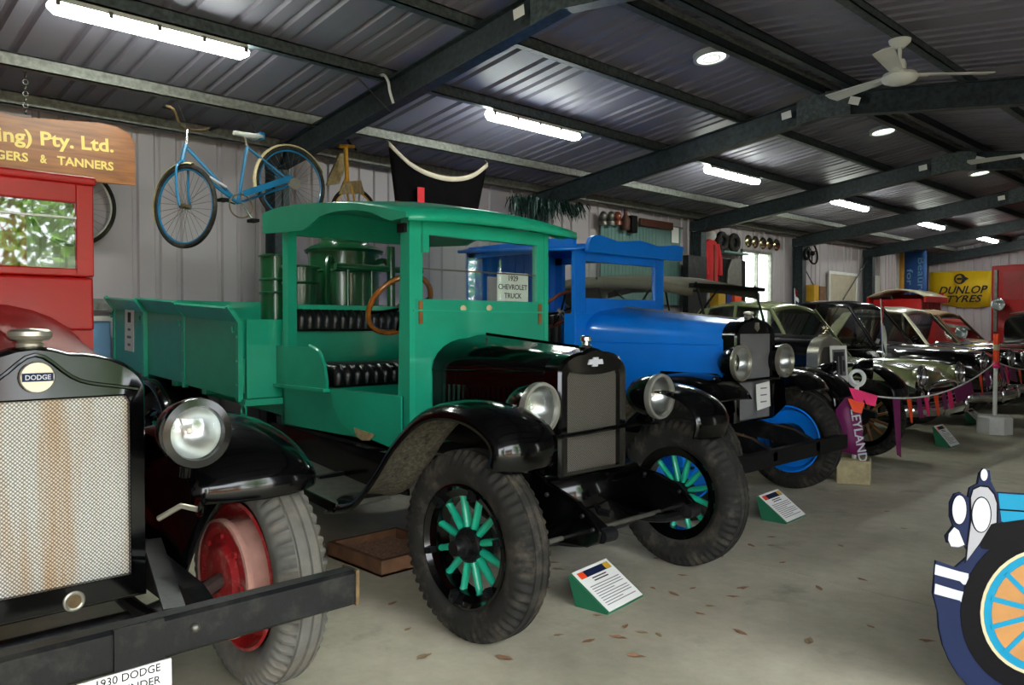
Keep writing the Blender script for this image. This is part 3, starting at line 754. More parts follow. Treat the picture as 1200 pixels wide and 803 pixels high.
# front valance and side aprons under the radiator
for y, s in ((2.60,-1), (3.33,1)):
    ap = [(-2.85,.74),(-2.64,.73),(-2.54,.67),(-2.46,.615),(-2.36,.585),(-2.27,.555),(-2.20,.505),(-2.14,.445),(-2.15,.40),(-2.22,.365),(-2.40,.35),(-2.60,.345),(-2.85,.38)] if s < 0 else [(-2.85,.74),(-2.62,.70),(-2.56,.60),(-2.45,.585),(-2.36,.57),(-2.27,.535),(-2.20,.49),(-2.14,.44),(-2.15,.40),(-2.22,.365),(-2.40,.35),(-2.60,.345),(-2.85,.38)]
    MB().prism(ap, 'y', y-.014, y+.014).build('frame_apron', BK, G, 0, bevel=.008)
    for x, z in ((-2.24,.50),(-2.45,.56),(-2.18,.45)): MB().sphere((x, y+(-.016 if s < 0 else -.016), z), .011, 8, 6).build('rivet', 'black_worn', G)
MB().loft([[(-2.56,2.62,.62),(-2.56,3.31,.62)], [(-2.50,2.62,.605),(-2.50,3.31,.605)], [(-2.475,2.62,.58),(-2.475,3.31,.58)], [(-2.46,2.62,.52),(-2.46,3.31,.52)], [(-2.46,2.62,.36),(-2.46,3.31,.36)]], closed=False).build('front_valance', BK, G, 50, solid=.008)
MB().cyl((-2.47,2.96,.42), (-2.38,2.96,.42), .022, .018).build('crank_boss', 'black_worn', G)
# bonnet
secs = []
for t in (0, .25, .5, .75, 1):
    x = lerp(-3.275, -2.58, t)
    secs.append(arch_sec(x, YC, lerp(.375,.245,t), lerp(.74,.66,t), lerp(1.10,1.10,t), lerp(1.275,1.215,t), 6, lerp(.35,.30,t)))
hood = MB().loft(secs).build('bonnet', BK, G, 40)
for s in (-1, 1):
    MB().tube([(-3.27, YC+s*.378, 1.09), (-2.59, YC+s*.248, 1.10)], .006, 6).build('hinge_moulding', BK, hood)
    for k in range(17):
        t = .12 + .72*k/16; x = lerp(-3.275,-2.58,t); y = YC + s*(lerp(.375,.245,t)+.004)
        MB().beam((x, y-s*.003, .86), (x, y-s*.003, 1.02), .018, .008, (0,1,0)).build('louvre', BK, hood, 0)
MB().tube([(-3.27,YC,1.279),(-2.59,YC,1.219)], .005, 6).build('centre_hinge', BK, hood)
MB().cyl((-3.0,2.72,1.225),(-3.0,2.72,1.26),.006).build('bonnet_peg', 'black_worn', hood)
# radiator shell + core
o0 = arch_sec(-2.585, YC, .250, .60, 1.10, 1.215, 6, .30); o1 = [(-2.50, p[1], p[2]) for p in o0]
o2 = shrink(o1, YC, .9, .955, .014)
ins = [(-2.486, YC-.198, .625), (-2.486, YC-.198, .86), (-2.486, YC-.198, 1.06)]
m_ = len(o0)
half = m_//2
inner = []
for i, p in enumerate(o0):
    if i <= 2: z = (.625, .86, 1.05)[i]; y = YC-.197
    elif i >= m_-3: z = (.625, .86, 1.05)[m_-1-i]; y = YC+.197
    else:
        y = YC + max(-.197, min(.197, (p[1]-YC)*.92)); u = abs(y-YC)/.197; z = 1.085 + .022*(u**2) - (.03 if u > .95 else 0)
    inner.append((-2.488, y, z))
sh = MB().loft([o0, o1, o2, inner, [(-2.53, p[1], p[2]) for p in inner]], cap0=True, cap1=False).build('radiator_shell', BK, G, 35)
MB().prism([(p[1], p[2]) for p in inner], 'x', -2.535, -2.515).build('radiator_core', 'chev_core', sh, 0)
MB().lathe([(.030,0),(.034,.004),(.030,.012),(.022,.016),(.020,.03),(.030,.036),(.030,.052),(.018,.060),(.001,.062)], (-2.545,YC,1.212), n=20).build('radiator_cap', 'chrome', sh)
bt = [(-.075,-.014),(-.062,.016),(-.026,.016),(-.022,.028),(.030,.028),(.026,.016),(.070,.016),(.080,-.014),(.024,-.014),(.020,-.027),(-.032,-.027),(-.028,-.014)]
bt = [(YC+.0+u*.72, 1.145+v*.8) for u, v in bt]
MB().prism(bt, 'x', -2.488, -2.480).build('bow_tie_emblem', 'cut_white', sh, 0, label='white bow-tie emblem')
# lamps and bar
for y in (2.53, 3.43): headlamp(G, (-2.44, y, .952), .112, depth=.20)
lb = MB().tube([(-2.46,2.53,.815),(-2.42,2.72,.82),(-2.42,3.2,.83),(-2.46,3.43,.815)], .011, 8).build('lamp_bar', BK, G)
for y in (2.53, 3.43): MB().cyl((-2.47,y,.80),(-2.49,y,.86),.016).build('lamp_post', BK, lb)
# front fenders and running boards
fp = [(-2.27,.74),(-2.25,.82),(-2.30,.90),(-2.44,.96),(-2.62,.97),(-2.80,.92),(-2.98,.79),(-3.14,.62),(-3.32,.47),(-3.56,.41)]
fender(G, list(reversed(fp)), 2.44, 2.10, .035, .045); fender(G, list(reversed(fp)), 3.48, 3.82, .035, .045)
for s, y0, y1 in ((-1,2.10,2.44), (1,3.48,3.82)):
    rb = MB().prism([(-3.45,.405),(-3.45,.43),(-4.75,.56),(-4.75,.53)], 'y', y0, y1).build('running_board', 'steel_dull', G, 0)
    ye_ = y0 if s < 0 else y1
    MB().beam((-3.45,ye_,.41), (-4.75,ye_,.54), .014, .045).build('board_edge', BK, rb, 0)
    MB().prism([(-3.30,.62),(-3.28,.45),(-3.6,.44),(-4.75,.55),(-4.75,.70)], 'y', (y1-.012 if s < 0 else y0), (y1 if s < 0 else y0+.012)).build('splash_panel', BK, G, 0)
    for k in (-3.9, -4.4): MB().beam((k, YC, .5), (k, (y0+y1)/2, .48), .04, .02).build('board_bracket', 'black_worn', G, 0)
# rear mudguards
for y0, y1 in ((2.47,2.12), (3.45,3.80)):
    gp = [(-6.15+.50*math.cos(a), .42+.50*math.sin(a)) for a in [math.radians(d) for d in range(170, 8, -18)]]
    fender(G, gp, y0, y1, .015, .03, name='rear_mudguard', inner='black_worn')
# cab
CY0, CY1, CXF, CXR = 2.44, 3.47, -3.28, -4.60
cab = MB().box(CXF-.03, CXF-.002, CY0+.036, CY1-.036, .70, 1.46).build('cowl_panel', T, G, 0)
for s_, e_ in ((0,1),(1,0)): pass
# windscreen surround
mb = MB().box(CXF-.04, CXF-.002, CY0+.036, CY0+.085, 1.46, 1.87).box(CXF-.04, CXF-.002, CY1-.095, CY1-.036, 1.46, 1.87).box(CXF-.04, CXF, CY0+.085, CY1-.095, 1.795, 1.87)
ws = mb.build('windscreen_surround', TT, G, 0)
MB().box(CXF-.026, CXF-.020, CY0+.085, CY1-.095, 1.46, 1.795).build('windscreen_glass', 'window_glass', ws, 0)
MB().box(CXF-.03, CXF-.012, CY0+.085, CY1-.095, 1.615, 1.622).build('glass_joint', 'steel_dull', ws, 0)
MB().box(CXF, CXF+.016, CY0+.075, CY0+.115, 1.70, 1.87).build('hinge_strip', TT, ws, 0)
MB().box(CXF, CXF+.008, CY0+.02, CY1-.02, 1.395, 1.405).build('cowl_seam', TT, cab, 0)
for y in (CY0+.07, CY1-.075):
    MB().box(CXF, CXF+.006, y-.012, y+.012, 1.33, 1.45).build('worn_patch', 'spoke_brown', cab, 0)
for y, z in ((2.80,1.415),(2.99,1.42)): MB().sphere((CXF+.002, y, z), .022, 8, 6, (.3,1,.8)).build('bare_filler', 'bike_cream', cab)
# door-less sides: post, lower side panel with swept front, sill
for s, y0, y1 in ((-1, CY0, CY0+.035), (1, CY1-.035, CY1)):
    MB().prism([(CXF,.66),(CXF,1.88),(CXF-.075,1.88),(CXF-.085,1.46),(CXF-.10,.98),(CXF-.12,.66)], 'y', y0, y1).build('front_pillar', TT, G, 0)
    MB().prism([(-4.62,.70),(-4.62,.955),(-4.05,.955),(CXF-.05,.955),(CXF-.05,.66)], 'y', y0, y1).build('side_panel', T, G, 0)
    MB().prism([(-4.02,.955),(-4.00,.86),(-3.92,.77),(-3.80,.72),(-3.70,.72),(CXF-.06,.665),(CXF-.06,.955)], 'y', (y0-.012 if s < 0 else y1), (y0 if s < 0 else y1+.012)).build('door_skirt', TT, G, 0)
    MB().prism([(-4.72,.955),(-4.72,1.195),(-4.25,1.195),(-4.15,1.17),(-4.09,1.10),(-4.065,1.0),(-4.065,.955)], 'y', (y0-.02 if s < 0 else y1), (y0 if s < 0 else y1+.02)).build('seat_side', T, G, 0)
    MB().box(-4.75, -4.05, (y0-.045 if s < 0 else y1), (y0 if s < 0 else y1+.045), .935, .955).build('seat_ledge', TT, G, 0)
    MB().box(-4.61, -4.54, (y0 if s < 0 else y1-.06), (y0+.06 if s < 0 else y1), .95, 1.95).build('rear_post', TT, G, 0)
    ps = smoothpath([(-4.09,y0-.005 if s<0 else y1+.005,.96),(-4.10,y0-.005 if s<0 else y1+.005,1.08),(-4.16,y0-.005 if s<0 else y1+.005,1.165),(-4.27,y0-.005 if s<0 else y1+.005,1.20)],4)
    MB().tube(ps, .012, 6).build('seat_edge_bead', TT, G)
MB().prism([(-3.78,.755),(-3.57,.735),(-3.62,.70),(-3.70,.69),(-3.75,.71)], 'y', CY0-.016, CY0-.011).build('bare_patch', 'wicker', G, 0, label='worn bare patch on the door skirt')
mbox('floor_board', 'black_worn', G, -4.6, CXF, CY0, CY1, .66, .70)
mbox('seat_box', T, G, -4.6, -4.10, CY0+.035, CY1-.035, .70, .955)
pleated(G, 'seat_cushion', -4.52, -4.04, CY0+.04, CY1-.04, .955, 1.085, 14)
mbox('rear_panel', T, G, -4.63, -4.60, CY0, CY1, .70, 1.285)
pleated(G, 'seat_back', -4.60, -4.50, CY0+.06, CY1-.06, 1.285, 1.425, 15)
mbox('seat_back_rail', TT, G, -4.622, -4.536, CY0+.062, CY1-.062, 1.425, 1.455)
mbox('rear_header', T, G, -4.625, -4.583, CY0+.062, CY1-.062, 1.895, 2.06)
# roof and its arched side boards
rp = [(-4.66,2.075),(-4.45,2.09),(-4.2,2.085),(-3.9,2.06),(-3.6,2.025),(-3.35,1.975),(-3.15,1.93)]
rows = []
for x, z in rp: rows.append([(x, y, z - .05*((y-YC)/.6)**2) for y in [2.34+1.24*k/10 for k in range(11)]])
MB().loft(rows, closed=False).build('roof', TT, G, 50, solid=-.022)
rows = [[(-3.15, y, 1.928 - .05*((y-YC)/.6)**2) for y in [2.34+1.24*k/10 for k in range(11)]], [(-3.145, y, 1.86 - .02*((y-YC)/.6)**2) for y in [2.34+1.24*k/10 for k in range(11)]]]
MB().loft(rows, closed=False).build('roof_front_edge', TT, G, 50, solid=.02)
for y0 in (2.345, 3.555):
    top = [(x, z-.055) for x, z in rp]
    bot = [(-4.64,1.895),(-4.15,1.87),(-4.05,1.90),(-3.95,1.935),(-3.8,1.945),(-3.6,1.935),(-3.45,1.905),(-3.33,1.86),(-3.28,1.845),(-3.15,1.85)]
    n_ = 24; rows = [[],[]]
    def itp(pl, x):
        for a, b in zip(pl, pl[1:]):
            if a[0] <= x <= b[0]: return lerp(a[1], b[1], (x-a[0])/(b[0]-a[0]+1e-9))
        return pl[-1][1] if x > pl[-1][0] else pl[0][1]
    for k in range(n_+1):
        x = lerp(-4.64, -3.15, k/n_); rows[0].append((x, y0, itp(top, x))); rows[1].append((x, y0, itp(bot, x)))
    MB().loft(rows, closed=False).build('roof_side_board', T, G, 0, solid=.022)
MB().box(-3.36,-3.30,2.42,2.46,1.80,1.845).build('lamp_clip', 'black_worn', G, 0)
steering(G, (-3.72, 2.70, 1.44), .20, (-.80, 0, .60), 'wood_rim')
MB().tube(smoothpath([(-3.75,2.98,.7),(-3.78,2.98,.95),(-3.86,2.97,1.09)],4), .009, 6).build('gear_lever', 'black_worn', G)
MB().sphere((-3.87,2.97,1.11), .024, 10, 8).build('gear_knob', 'black_worn', G)
# tray: bed, sides in panels between stakes, flared top boards, hooks
def tz(x, z0): return z0 + .052*(-4.64 - x)
TX0, TX1, TY0, TY1 = -6.98, -4.66, 2.20, 3.72
MB().loft([[(TX1-.032,TY0+.024,.866),(TX1-.032,TY1-.024,.866),(TX1-.032,TY1-.024,.90),(TX1-.032,TY0+.024,.90)], [(TX0+.032,TY0+.024,tz(TX0,.866)),(TX0+.032,TY1-.024,tz(TX0,.866)),(TX0+.032,TY1-.024,tz(TX0,.90)),(TX0+.032,TY0+.024,tz(TX0,.90))]]).build('tray_floor', T, G, 0)
for y in (2.52, 3.40): MB().beam((TX1, y, .80), (TX0, y, tz(TX0,.80)), .07, .12).build('tray_bearer', T, G, 0)
for k in range(5):
    x = lerp(TX1-.1, TX0+.1, k/4); MB().beam((x, TY0+.02, tz(x,.85)), (x, TY1-.02, tz(x,.85)), .07, .05).build('cross_bearer', T, G, 0)
stx = [TX1-.02, lerp(TX1,TX0,.37), lerp(TX1,TX0,.70), TX0+.03]
for y, s in ((TY0,-1), (TY1,1)):
    for k in range(3):
        xa, xb = stx[k]-.012, stx[k+1]+.012
        b = MB().loft([[(xa,y,tz(xa,.87)),(xa,y,tz(xa,1.345))], [(xb,y,tz(xb,.87)),(xb,y,tz(xb,1.345))]], closed=False).build('side_board', T, G, 0, solid=.022)
        MB().loft([[(xa,y,tz(xa,1.345)),(xa,y+s*.075,tz(xa,1.435))], [(xb,y,tz(xb,1.345)),(xb,y+s*.075,tz(xb,1.435))]], closed=False).build('flare_board', T, b, 0, solid=.02)
    for x in stx:
        st = MB().beam((x,y+s*.016,tz(x,.85)), (x,y+s*.016,tz(x,1.345)), .036, .03, (0,1,0)).beam((x,y+s*.014,tz(x,1.335)), (x,y+s*.09,tz(x,1.44)), .034, .026, (0,1,0)).build('stake', TT, G, 0)
        MB().ring((x-.045,y+s*.03,tz(x,1.30)), (0,1,0), .028, .007, 14, 6, .2, 4.4).build('hook', TT, st)
        for z in (.95,1.1,1.25): MB().sphere((x,y+s*.033,tz(x,z)), .008, 6, 4).build('bolt', T, st)
mbox('head_board', TT, G, TX1-.03, TX1, TY0+.024, TY1-.024, .868, 1.36)
MB().box(TX0, TX0+.03, TY0+.024, TY1-.024, tz(TX0,.87), tz(TX0,1.42)).build('tail_board', T, G, 0)
MB().box(TX1-.025, TX1+.05, TY0-.012, TY1+.012, .828, .866).build('tray_lip', TT, G, 0)
MB().ring((TX1+.03,TY0-.012,.80), (0,1,0), .032, .007, 20, 6).build('tie_ring', TT, G)
# notice taped to the near side board and price card in the windscreen
def card(name, M, w, h, items, label, cat='notice', t=.003, base='paper', border=None):
    th = thing(name, label, cat, M.translation)
    if border: MB().box(-w/2-.008,w/2+.008,-h/2-.008,h/2+.008,-t-.002,-t).xf(M).build('backing', border, th, 0)
    MB().box(-w/2,w/2,-h/2,h/2,-t,0).xf(M).build('sheet', base, th, 0)
    for it in items:
        if it[0] == 'T': text_mb(it[1], it[2], .0006, .0006).xf(Matrix.Translation((it[3] if len(it) > 4 else 0, it[-1], .0005))).xf(M).build('lettering', 'ink', th, 0)
        elif it[0] == 'B': MB().box(it[1],it[2],it[3],it[4],.0002,.0012).xf(M).build(it[6] if len(it) > 6 else 'printed_block', it[5], th, 0)
    return th
xn = ay(150,382,2.165).x
card('paper_notice', frame((xn, TY0-.0265, ay(150,384,2.17).z-.02), (1,0,-.052), (0,0,1)), .20, .33,
     [('B',-.035,.035,.06,.14,'ink'), ('B',-.03,.03,-.005,.015,'ink_grey'), ('B',-.045,.045,-.065,-.045,'ink_grey'), ('B',-.03,.03,-.125,-.105,'ink_grey')], 'white paper notice with a black picture on the green tray side')
card('paper_notice', frame((CXF-.0312, 3.205, 1.545), (0,1,0), (0,0,1)), .25, .165,
     [('T','1929',.042,.048), ('T','CHEVROLET',.042,-.002), ('T','TRUCK',.042,-.052)], 'white paper card inside the green truck windscreen')
# load on the tray: three green painted vats and a pipe rail
def vat(c, r0, r1, h, label, lid=False, handles=0, ribs=()):
    t = thing('green_vat', label, 'vat', c)
    c = V(c)
    prof = [(.001,0),(r0,0),(r0,.01)]
    for k in range(1,8):
        u = k/7; prof.append((lerp(r0,r1,u), .01+(h-.02)*u))
    prof += [(r1+.012,h-.01),(r1+.014,h),(r1+.006,h+.006),(r1-.01,h),(r1-.012,h-.03),(r1*.97,h-.06),(.001,h-.06)]
    MB().lathe(prof, c, n=40).build('body', 'tank_green', t, 35)
    for z in ribs: MB().ring(c+Vector((0,0,z)), (0,0,1), lerp(r0,r1,z/h)+.002, .010, 40, 6).build('hoop', 'tank_green', t)
    if lid:
        l = MB().lathe([(r1+.02,h-.01),(r1+.03,h+.01),(r1*.95,h+.04),(r1*.72,h+.06),(r1*.70,h+.075),(r1*.70,h+.12),(r1*.64,h+.13),(.001,h+.14)], c, n=40).build('lid', 'tank_green', t, 35)
    for k in range(handles):
        a = -.9 + k*1.5; d = Vector((math.cos(a), math.sin(a), 0)); r_ = lerp(r0,r1,.7)
        MB().tube(smoothpath([c+d*(r_+.0)+Vector((0,0,h*.92)), c+d*(r_+.09)+Vector((0,0,h*.90)), c+d*(r_+.11)+Vector((0,0,h*.6)), c+d*(r_+.03)+Vector((0,0,h*.15))],4), .022, 8).build('side_pipe', 'tank_green', t)
    return t
bz = tz(-5.3,.90)
q = ax(324,340,-5.62); vat((-5.62, q.y, tz(-5.62,.90)), .115, .12, ax(326,300,-5.6).z-tz(-5.62,.90), 'slim dark green drum standing on the truck tray beside the cab post', ribs=(.3,.62,.72))
q = ax(352,340,-5.22); vat((-5.22, q.y, tz(-5.2,.90)), .10, .125, ax(352,313,-5.22).z-tz(-5.2,.90), 'middle green drum beside the large lidded vat on the tray', ribs=(.5,.70))
q = ax(401,340,-5.35); vat((-5.35, q.y+.02, bz), .25, .275, ax(401,296,-5.35).z-bz, 'large green lidded vat with side pipes on the truck tray', lid=True, handles=2, ribs=(.25,.80))
pr = thing('pipe_rail', 'green pipe rail with uprights standing on the tray behind the cab', 'rail', (-4.85, 3.3, .90))
MB().tube([(-4.82,2.95,1.735),(-4.82,3.70,1.735)], .024, 10).build('top_rail', 'tank_green', pr)
MB().cyl((-4.82,3.42,.90),(-4.82,3.42,1.90),.03).build('standard', 'tank_green', pr)
for y in (3.05,3.25,3.62): MB().cyl((-4.82,y,.90),(-4.82,y,1.73),.014,n=10).build('upright', 'tank_green', pr)
# ------------------------------------------------------------------ lettering helper: fit a line of text to a box
def fit_text(body, w, h, bold=0.0, shear=0.0, ext=.0012):
    mb = text_mb(body, 1.0, bold, 0.0, shear)
    xs = [p.x for p in mb.v]; ys = [p.y for p in mb.v]
    sx = w/(max(xs)-min(xs)); sy = h/(max(ys)-min(ys)); cx = (max(xs)+min(xs))/2; cy = (max(ys)+min(ys))/2
    mb.v = [Vector(((p.x-cx)*sx, (p.y-cy)*sy, 0)) for p in mb.v]
    n = len(mb.v)
    if ext:
        top = [p + Vector((0,0,ext)) for p in mb.v]; f0 = list(mb.f)
        edges = {}
        for f in f0:
            for a, b in zip(f, f[1:]+f[:1]): edges[(a,b)] = 1
        mb.v += top; mb.f = [tuple(i+n for i in f) for f in f0] + [(a,b,b+n,a+n) for a, b in edges if (b,a) not in edges]
    return mb

# ------------------------------------------------------------------ red truck with black radiator (cut by the frame)
DY = .575
D = thing('vintage_truck', 'red vintage truck with black radiator shell and worn black steel bumper', 'truck', (-2.78, DY, 0))
BK, RD = 'black_enamel', 'red_paint'
for y, o in ((1.36, 1), (-.21, -1)): wheel(D, (-2.78, y, .405), o, 'disc', R=.405, w=.185, rr=.265, paint='red_wheel', tyre='tyre_worn')
for y, o in ((1.36, 1), (-.21, -1)): wheel(D, (-6.1, y, .405), o, 'disc', R=.405, w=.185, rr=.265, paint='red_wheel', tyre='tyre_worn')
MB().tube([(-2.78,-.1,.40),(-2.78,.2,.34),(-2.78,.95,.34),(-2.78,1.25,.40)], .03, 10).build('front_axle', 'black_worn', D)
MB().cyl((-6.1,-.1,.405),(-6.1,1.25,.405),.05).build('rear_axle', 'black_worn', D)
MB().tube(smoothpath([(-2.78,1.27,.42),(-2.70,1.12,.40),(-2.55,1.0,.40),(-2.40,.95,.44)],4), .026, 8).build('steering_arm', 'steel_dull', D)
for y in (.22, .93):
    MB().prism([(-6.9,.52),(-6.9,.62),(-2.9,.62),(-2.3,.56),(-2.14,.50),(-2.14,.46),(-2.4,.48),(-2.9,.50)], 'y', y-.03, y+.03).build('chassis_rail', 'black_worn', D, 0)
    MB().tube(smoothpath([(-2.16,y,.46),(-2.45,y,.40),(-2.78,y,.37),(-3.1,y,.40),(-3.4,y,.48)],4), .026, 8).build('leaf_spring', 'black_worn', D)
    MB().beam((-2.63, y+(.0 if y > .5 else 0), .63), (-2.13, y-.12 if y > .5 else y+.12, .565), .055, .012).build('bumper_iron', 'black_worn', D, 0)
# bumper: channel with a clamp plate and bolts
bp = MB().prism([(-2.13,.462),(-2.085,.462),(-2.075,.472),(-2.075,.560),(-2.085,.570),(-2.13,.570),(-2.13,.555),(-2.10,.550),(-2.10,.482),(-2.13,.477)], 'y', -.20, 1.345).build('bumper', 'black_worn', D, 0)
MB().box(-2.076,-2.068,.64,.76,.460,.572).build('clamp_plate', 'black_worn', bp, 0)
for y in (.84, .31): MB().sphere((-2.072, y, .525), .013, 10, 6).build('bolt', 'steel_dull', bp)
MB().box(-2.15,-2.07,1.335,1.347,.462,.570).build('end_cap', 'bike_rust', bp, 0)
# fenders and their inner skirts
fp = [(-3.95,.42),(-3.65,.47),(-3.46,.60),(-3.30,.78),(-3.12,.90),(-2.92,.95),(-2.72,.93),(-2.57,.875),(-2.49,.81),(-2.49,.755)]
fender(D, fp, 1.0, 1.455, .045, .045, inner='black_worn'); fender(D, fp, .15, -.305, .045, .045, inner='black_worn')
for sgn in (1, -1):
    fe = [ay(211,694,.985), ay(216,675,1.0), ay(225,648,1.03), ay(236,622,1.07), ay(250,596,1.12), ay(270,573,1.18), ay(292,558,1.24), ay(318,552,1.30)]
    rows = []
    for i, p in enumerate(fe):
        bz = lerp(.46, .97, i/7); byy = lerp(.99, 1.02, i/7)
        row = [p, lerp(p, Vector((-3.5, byy, bz)), .10) + Vector((0,-.03*i/7,.01*i/7)), lerp(p, Vector((-3.5, byy, bz)), .3) + Vector((0,-.05*i/7,.02*i/7)), Vector((-3.5, byy, bz))]
        rows.append([Vector((q.x, q.y if sgn > 0 else 2*DY-q.y, q.z)) for q in row])
    MB().loft(rows, closed=False).build('fender_skirt', BK, D, 60, solid=.006)
    MB().tube(smoothpath([r_[0] for r_ in rows],3), .008, 6).build('skirt_bead', BK, D)
MB().tube([(-2.40,.985,.76),(-2.44,.95,.77),(-2.49,.90,.73)], .009, 8).build('skirt_handle', 'nickel', D)
MB().lathe([(.001,0),(.028,0),(.030,.006),(.001,.008)], (-2.40,.992,.765), (0,-1,0), 16).build('handle_boss', BK, D)
for y0, y1 in ((1.02,1.42),(-.27,.13)):
    MB().box(-5.4,-3.8,y0,y1,.40,.425).build('running_board', 'black_worn', D, 0)
# bonnet, radiator
secs = []
for t in (0,.2,.4,.6,.8,1):
    x = lerp(-3.88,-2.58,t); secs.append(arch_sec(x, DY, lerp(.53,.285,t**.8), lerp(.75,.62,t), lerp(1.16,1.13,t), lerp(1.435,1.255,t), 7, .25))
hood = MB().loft(secs).build('bonnet', RD, D, 40)
MB().tube([(-3.88,DY,1.438),(-2.6,DY,1.260)], .005, 6).build('centre_hinge', RD, hood)
for s in (-1,1): MB().tube([(-3.86,DY+s*.53,1.15),(-2.6,DY+s*.287,1.12)], .006, 6).build('hinge_moulding', RD, hood)
o0 = arch_sec(-2.60, DY, .297, .50, 1.13, 1.264, 8, .30); m_ = len(o0)
o1 = [(-2.515, p[1], p[2]) for p in o0]; o2 = shrink(o1, DY, .9, .97, .018); inner = []
for i, p in enumerate(o0):
    if i <= 2: y, z = DY-.247, (.575,.85,1.075)[i]
    elif i >= m_-3: y, z = DY+.247, (.575,.85,1.075)[m_-1-i]
    else:
        y = DY + max(-.247, min(.247, (p[1]-DY)*.90)); u = abs(y-DY)/.247; z = 1.118 - (.02 if u > .97 else 0)
    inner.append((-2.49, y, z))
i2 = shrink(inner, DY, .85, .985, .004)
sh = MB().loft([o0, o1, o2, inner, i2, [(-2.53, p[1], p[2]) for p in i2]], cap0=True, cap1=False).build('radiator_shell', BK, D, 35)
MB().prism([(p[1], p[2]) for p in inner], 'x', -2.525, -2.505).build('radiator_core', 'dodge_core', sh, 0)
# raised swage round the badge
sw = []
for k in range(-12, 13):
    u = k/12*.27; sw.append((-2.492, DY+u, 1.160 + .080*math.exp(-(u/.075)**2) - .03*(abs(u)/.27)**2))
MB().tube(sw, .006, 6).build('shell_swage', BK, sh)
MB().lathe([(.001,0),(.041,0),(.044,-.003),(.044,-.012)], (-2.478,DY+.002,1.178), (1,0,0), 28).build('badge', 'nickel', sh, label='round enamel badge with a name band')
MB().box(-2.479,-2.474,DY-.036,DY+.040,1.167,1.190).build('badge_band', 'navy_paint', sh, 0)
fit_text('DODGE', .062, .014, .02).xf(frame((-2.4735,DY+.002,1.1785), (0,1,0), (0,0,1))).build('badge_lettering', 'cut_white', sh, 0)
MB().lathe([(.034,0),(.036,.012),(.030,.018),(.050,.024),(.056,.034),(.054,.046),(.046,.052),(.001,.056)], (-2.55,DY,1.258), n=24).build('radiator_cap', 'nickel', sh)
MB().ring((-2.493,DY+.09,.532), (1,0,0), .024, .006, 24, 8).build('crank_hole_rim', 'nickel', sh)
MB().lathe([(.001,0),(.022,0)], (-2.4905,DY+.09,.532), (1,0,0), 20).build('crank_hole', 'bike_rust', sh)
for y in (.965, .185): headlamp(D, (-2.36, y, 1.0), .088, rim=BK, depth=.18, rw=1.13)
for y in (.965,.185): MB().cyl((-2.45,y,.86),(-2.43,y,.93),.022).build('lamp_post', BK, D)
# cab
c0, c1 = DY-.56, DY+.56
mb = MB()
for a_ in ((c0,c0+.07,1.54,1.95),(c1-.07,c1,1.54,1.95),(c0+.07,c1-.07,1.865,1.95),(c0+.07,c1-.07,1.54,1.575)): mb.box(-3.92,-3.885,*a_)
ws = mb.build('windscreen_surround', 'red_cab', D, 0, bevel=.006)
MB().box(-3.906,-3.900,c0+.07,c1-.07,1.575,1.865).build('windscreen_glass', 'window_glass', ws, 0)
MB().box(-3.912,-3.890,c0+.07,c1-.07,1.795,1.803).build('glass_joint', 'white_plastic', ws, 0)
MB().loft([[(-3.94,c0,1.30),(-3.94,c1,1.30),(-3.94,c1,1.54),(-3.94,c0,1.54)], [(-3.86,c0+.01,1.30),(-3.86,c1-.01,1.30),(-3.885,c1-.005,1.535),(-3.885,c0+.005,1.535)]]).build('cowl', 'red_cab', D, 0, bevel=.01)
MB().box(-3.95,-3.84,c0+.02,c1-.02,.62,1.30).build('scuttle', 'red_cab', D, 0)
for y in (c0, c1-.03):
    MB().box(-5.15,-3.93,y,y+.03,.62,1.48).build('door', 'red_cab', D, 0, bevel=.006)
    MB().box(-5.17,-5.08,y,y+.03,1.45,1.95).build('rear_post', 'red_cab', D, 0)
MB().box(-5.18,-5.15,c0,c1,.62,1.95).build('cab_back', 'red_cab', D, 0)
MB().box(-5.2,-3.87,c0-.01,c1+.01,1.95,1.985).build('cab_roof', 'red_cab', D, 0, bevel=.01)
pleated(D, 'seat', -5.1, -4.6, c0+.05, c1-.05, .95, 1.1, 10)
pleated(D, 'seat_back', -5.14, -5.02, c0+.05, c1-.05, 1.1, 1.45, 10)
steering(D, (-4.3, .25, 1.42), .2, (-.75,0,.66), 'black_enamel')
MB().box(-6.95,-5.25,c0-.15,c1+.15,.78,.86).build('rear_tray', 'red_cab', D, 0)
# card hung under the bumper
cd = thing('white_card', 'white name card hanging under the worn black bumper', 'sign', (-2.06, .68, .35))
MB().box(-2.068,-2.062,.555,.775,.33,.466).build('board', 'paper', cd, 0)
for tx, w_, z in (('1930 DODGE', .15, ax(152,792,-2.0615).z), ('6 CYLINDER', .15, ax(152,792,-2.0615).z-.031)): fit_text(tx, w_, .020, .005).xf(frame((-2.0615,.672,z), (0,1,0), (0,0,1))).build('lettering', 'ink', cd, 0)
# carved wooden sign on chains by the wall
sx = -6.55
S = thing('wooden_sign', 'varnished wooden sign with gold lettering hung on a chain by the wall', 'sign', (sx, 1.2, 2.38))
top = [(0.3,2.90),(0.5,2.92),(.9,2.90),(1.2,2.83),(1.45,2.815),(1.75,2.845),(1.95,2.865),(2.08,2.86),(2.17,2.82),(2.215,2.75)]
MB().prism([(0.3,2.365),(1.31,2.385),(2.215,2.42)] + top[::-1], 'x', sx-.012, sx+.012).build('board', 'sign_wood', S, 0, bevel=.004)
def on_sign(px, py): return ax(px, py, sx+.0125)
a, b = on_sign(-3,158), on_sign(133,173)
fit_text('ing) Pty. Ltd.', b.y-a.y, .135, .025).xf(frame(((sx+.0125), (a.y+b.y)/2, (a.z+b.z)/2-.005), (0,1,(b.z-a.z+.08)/(b.y-a.y)*.3), (0,0,1))).build('lettering', 'gold_letter', S, 0)
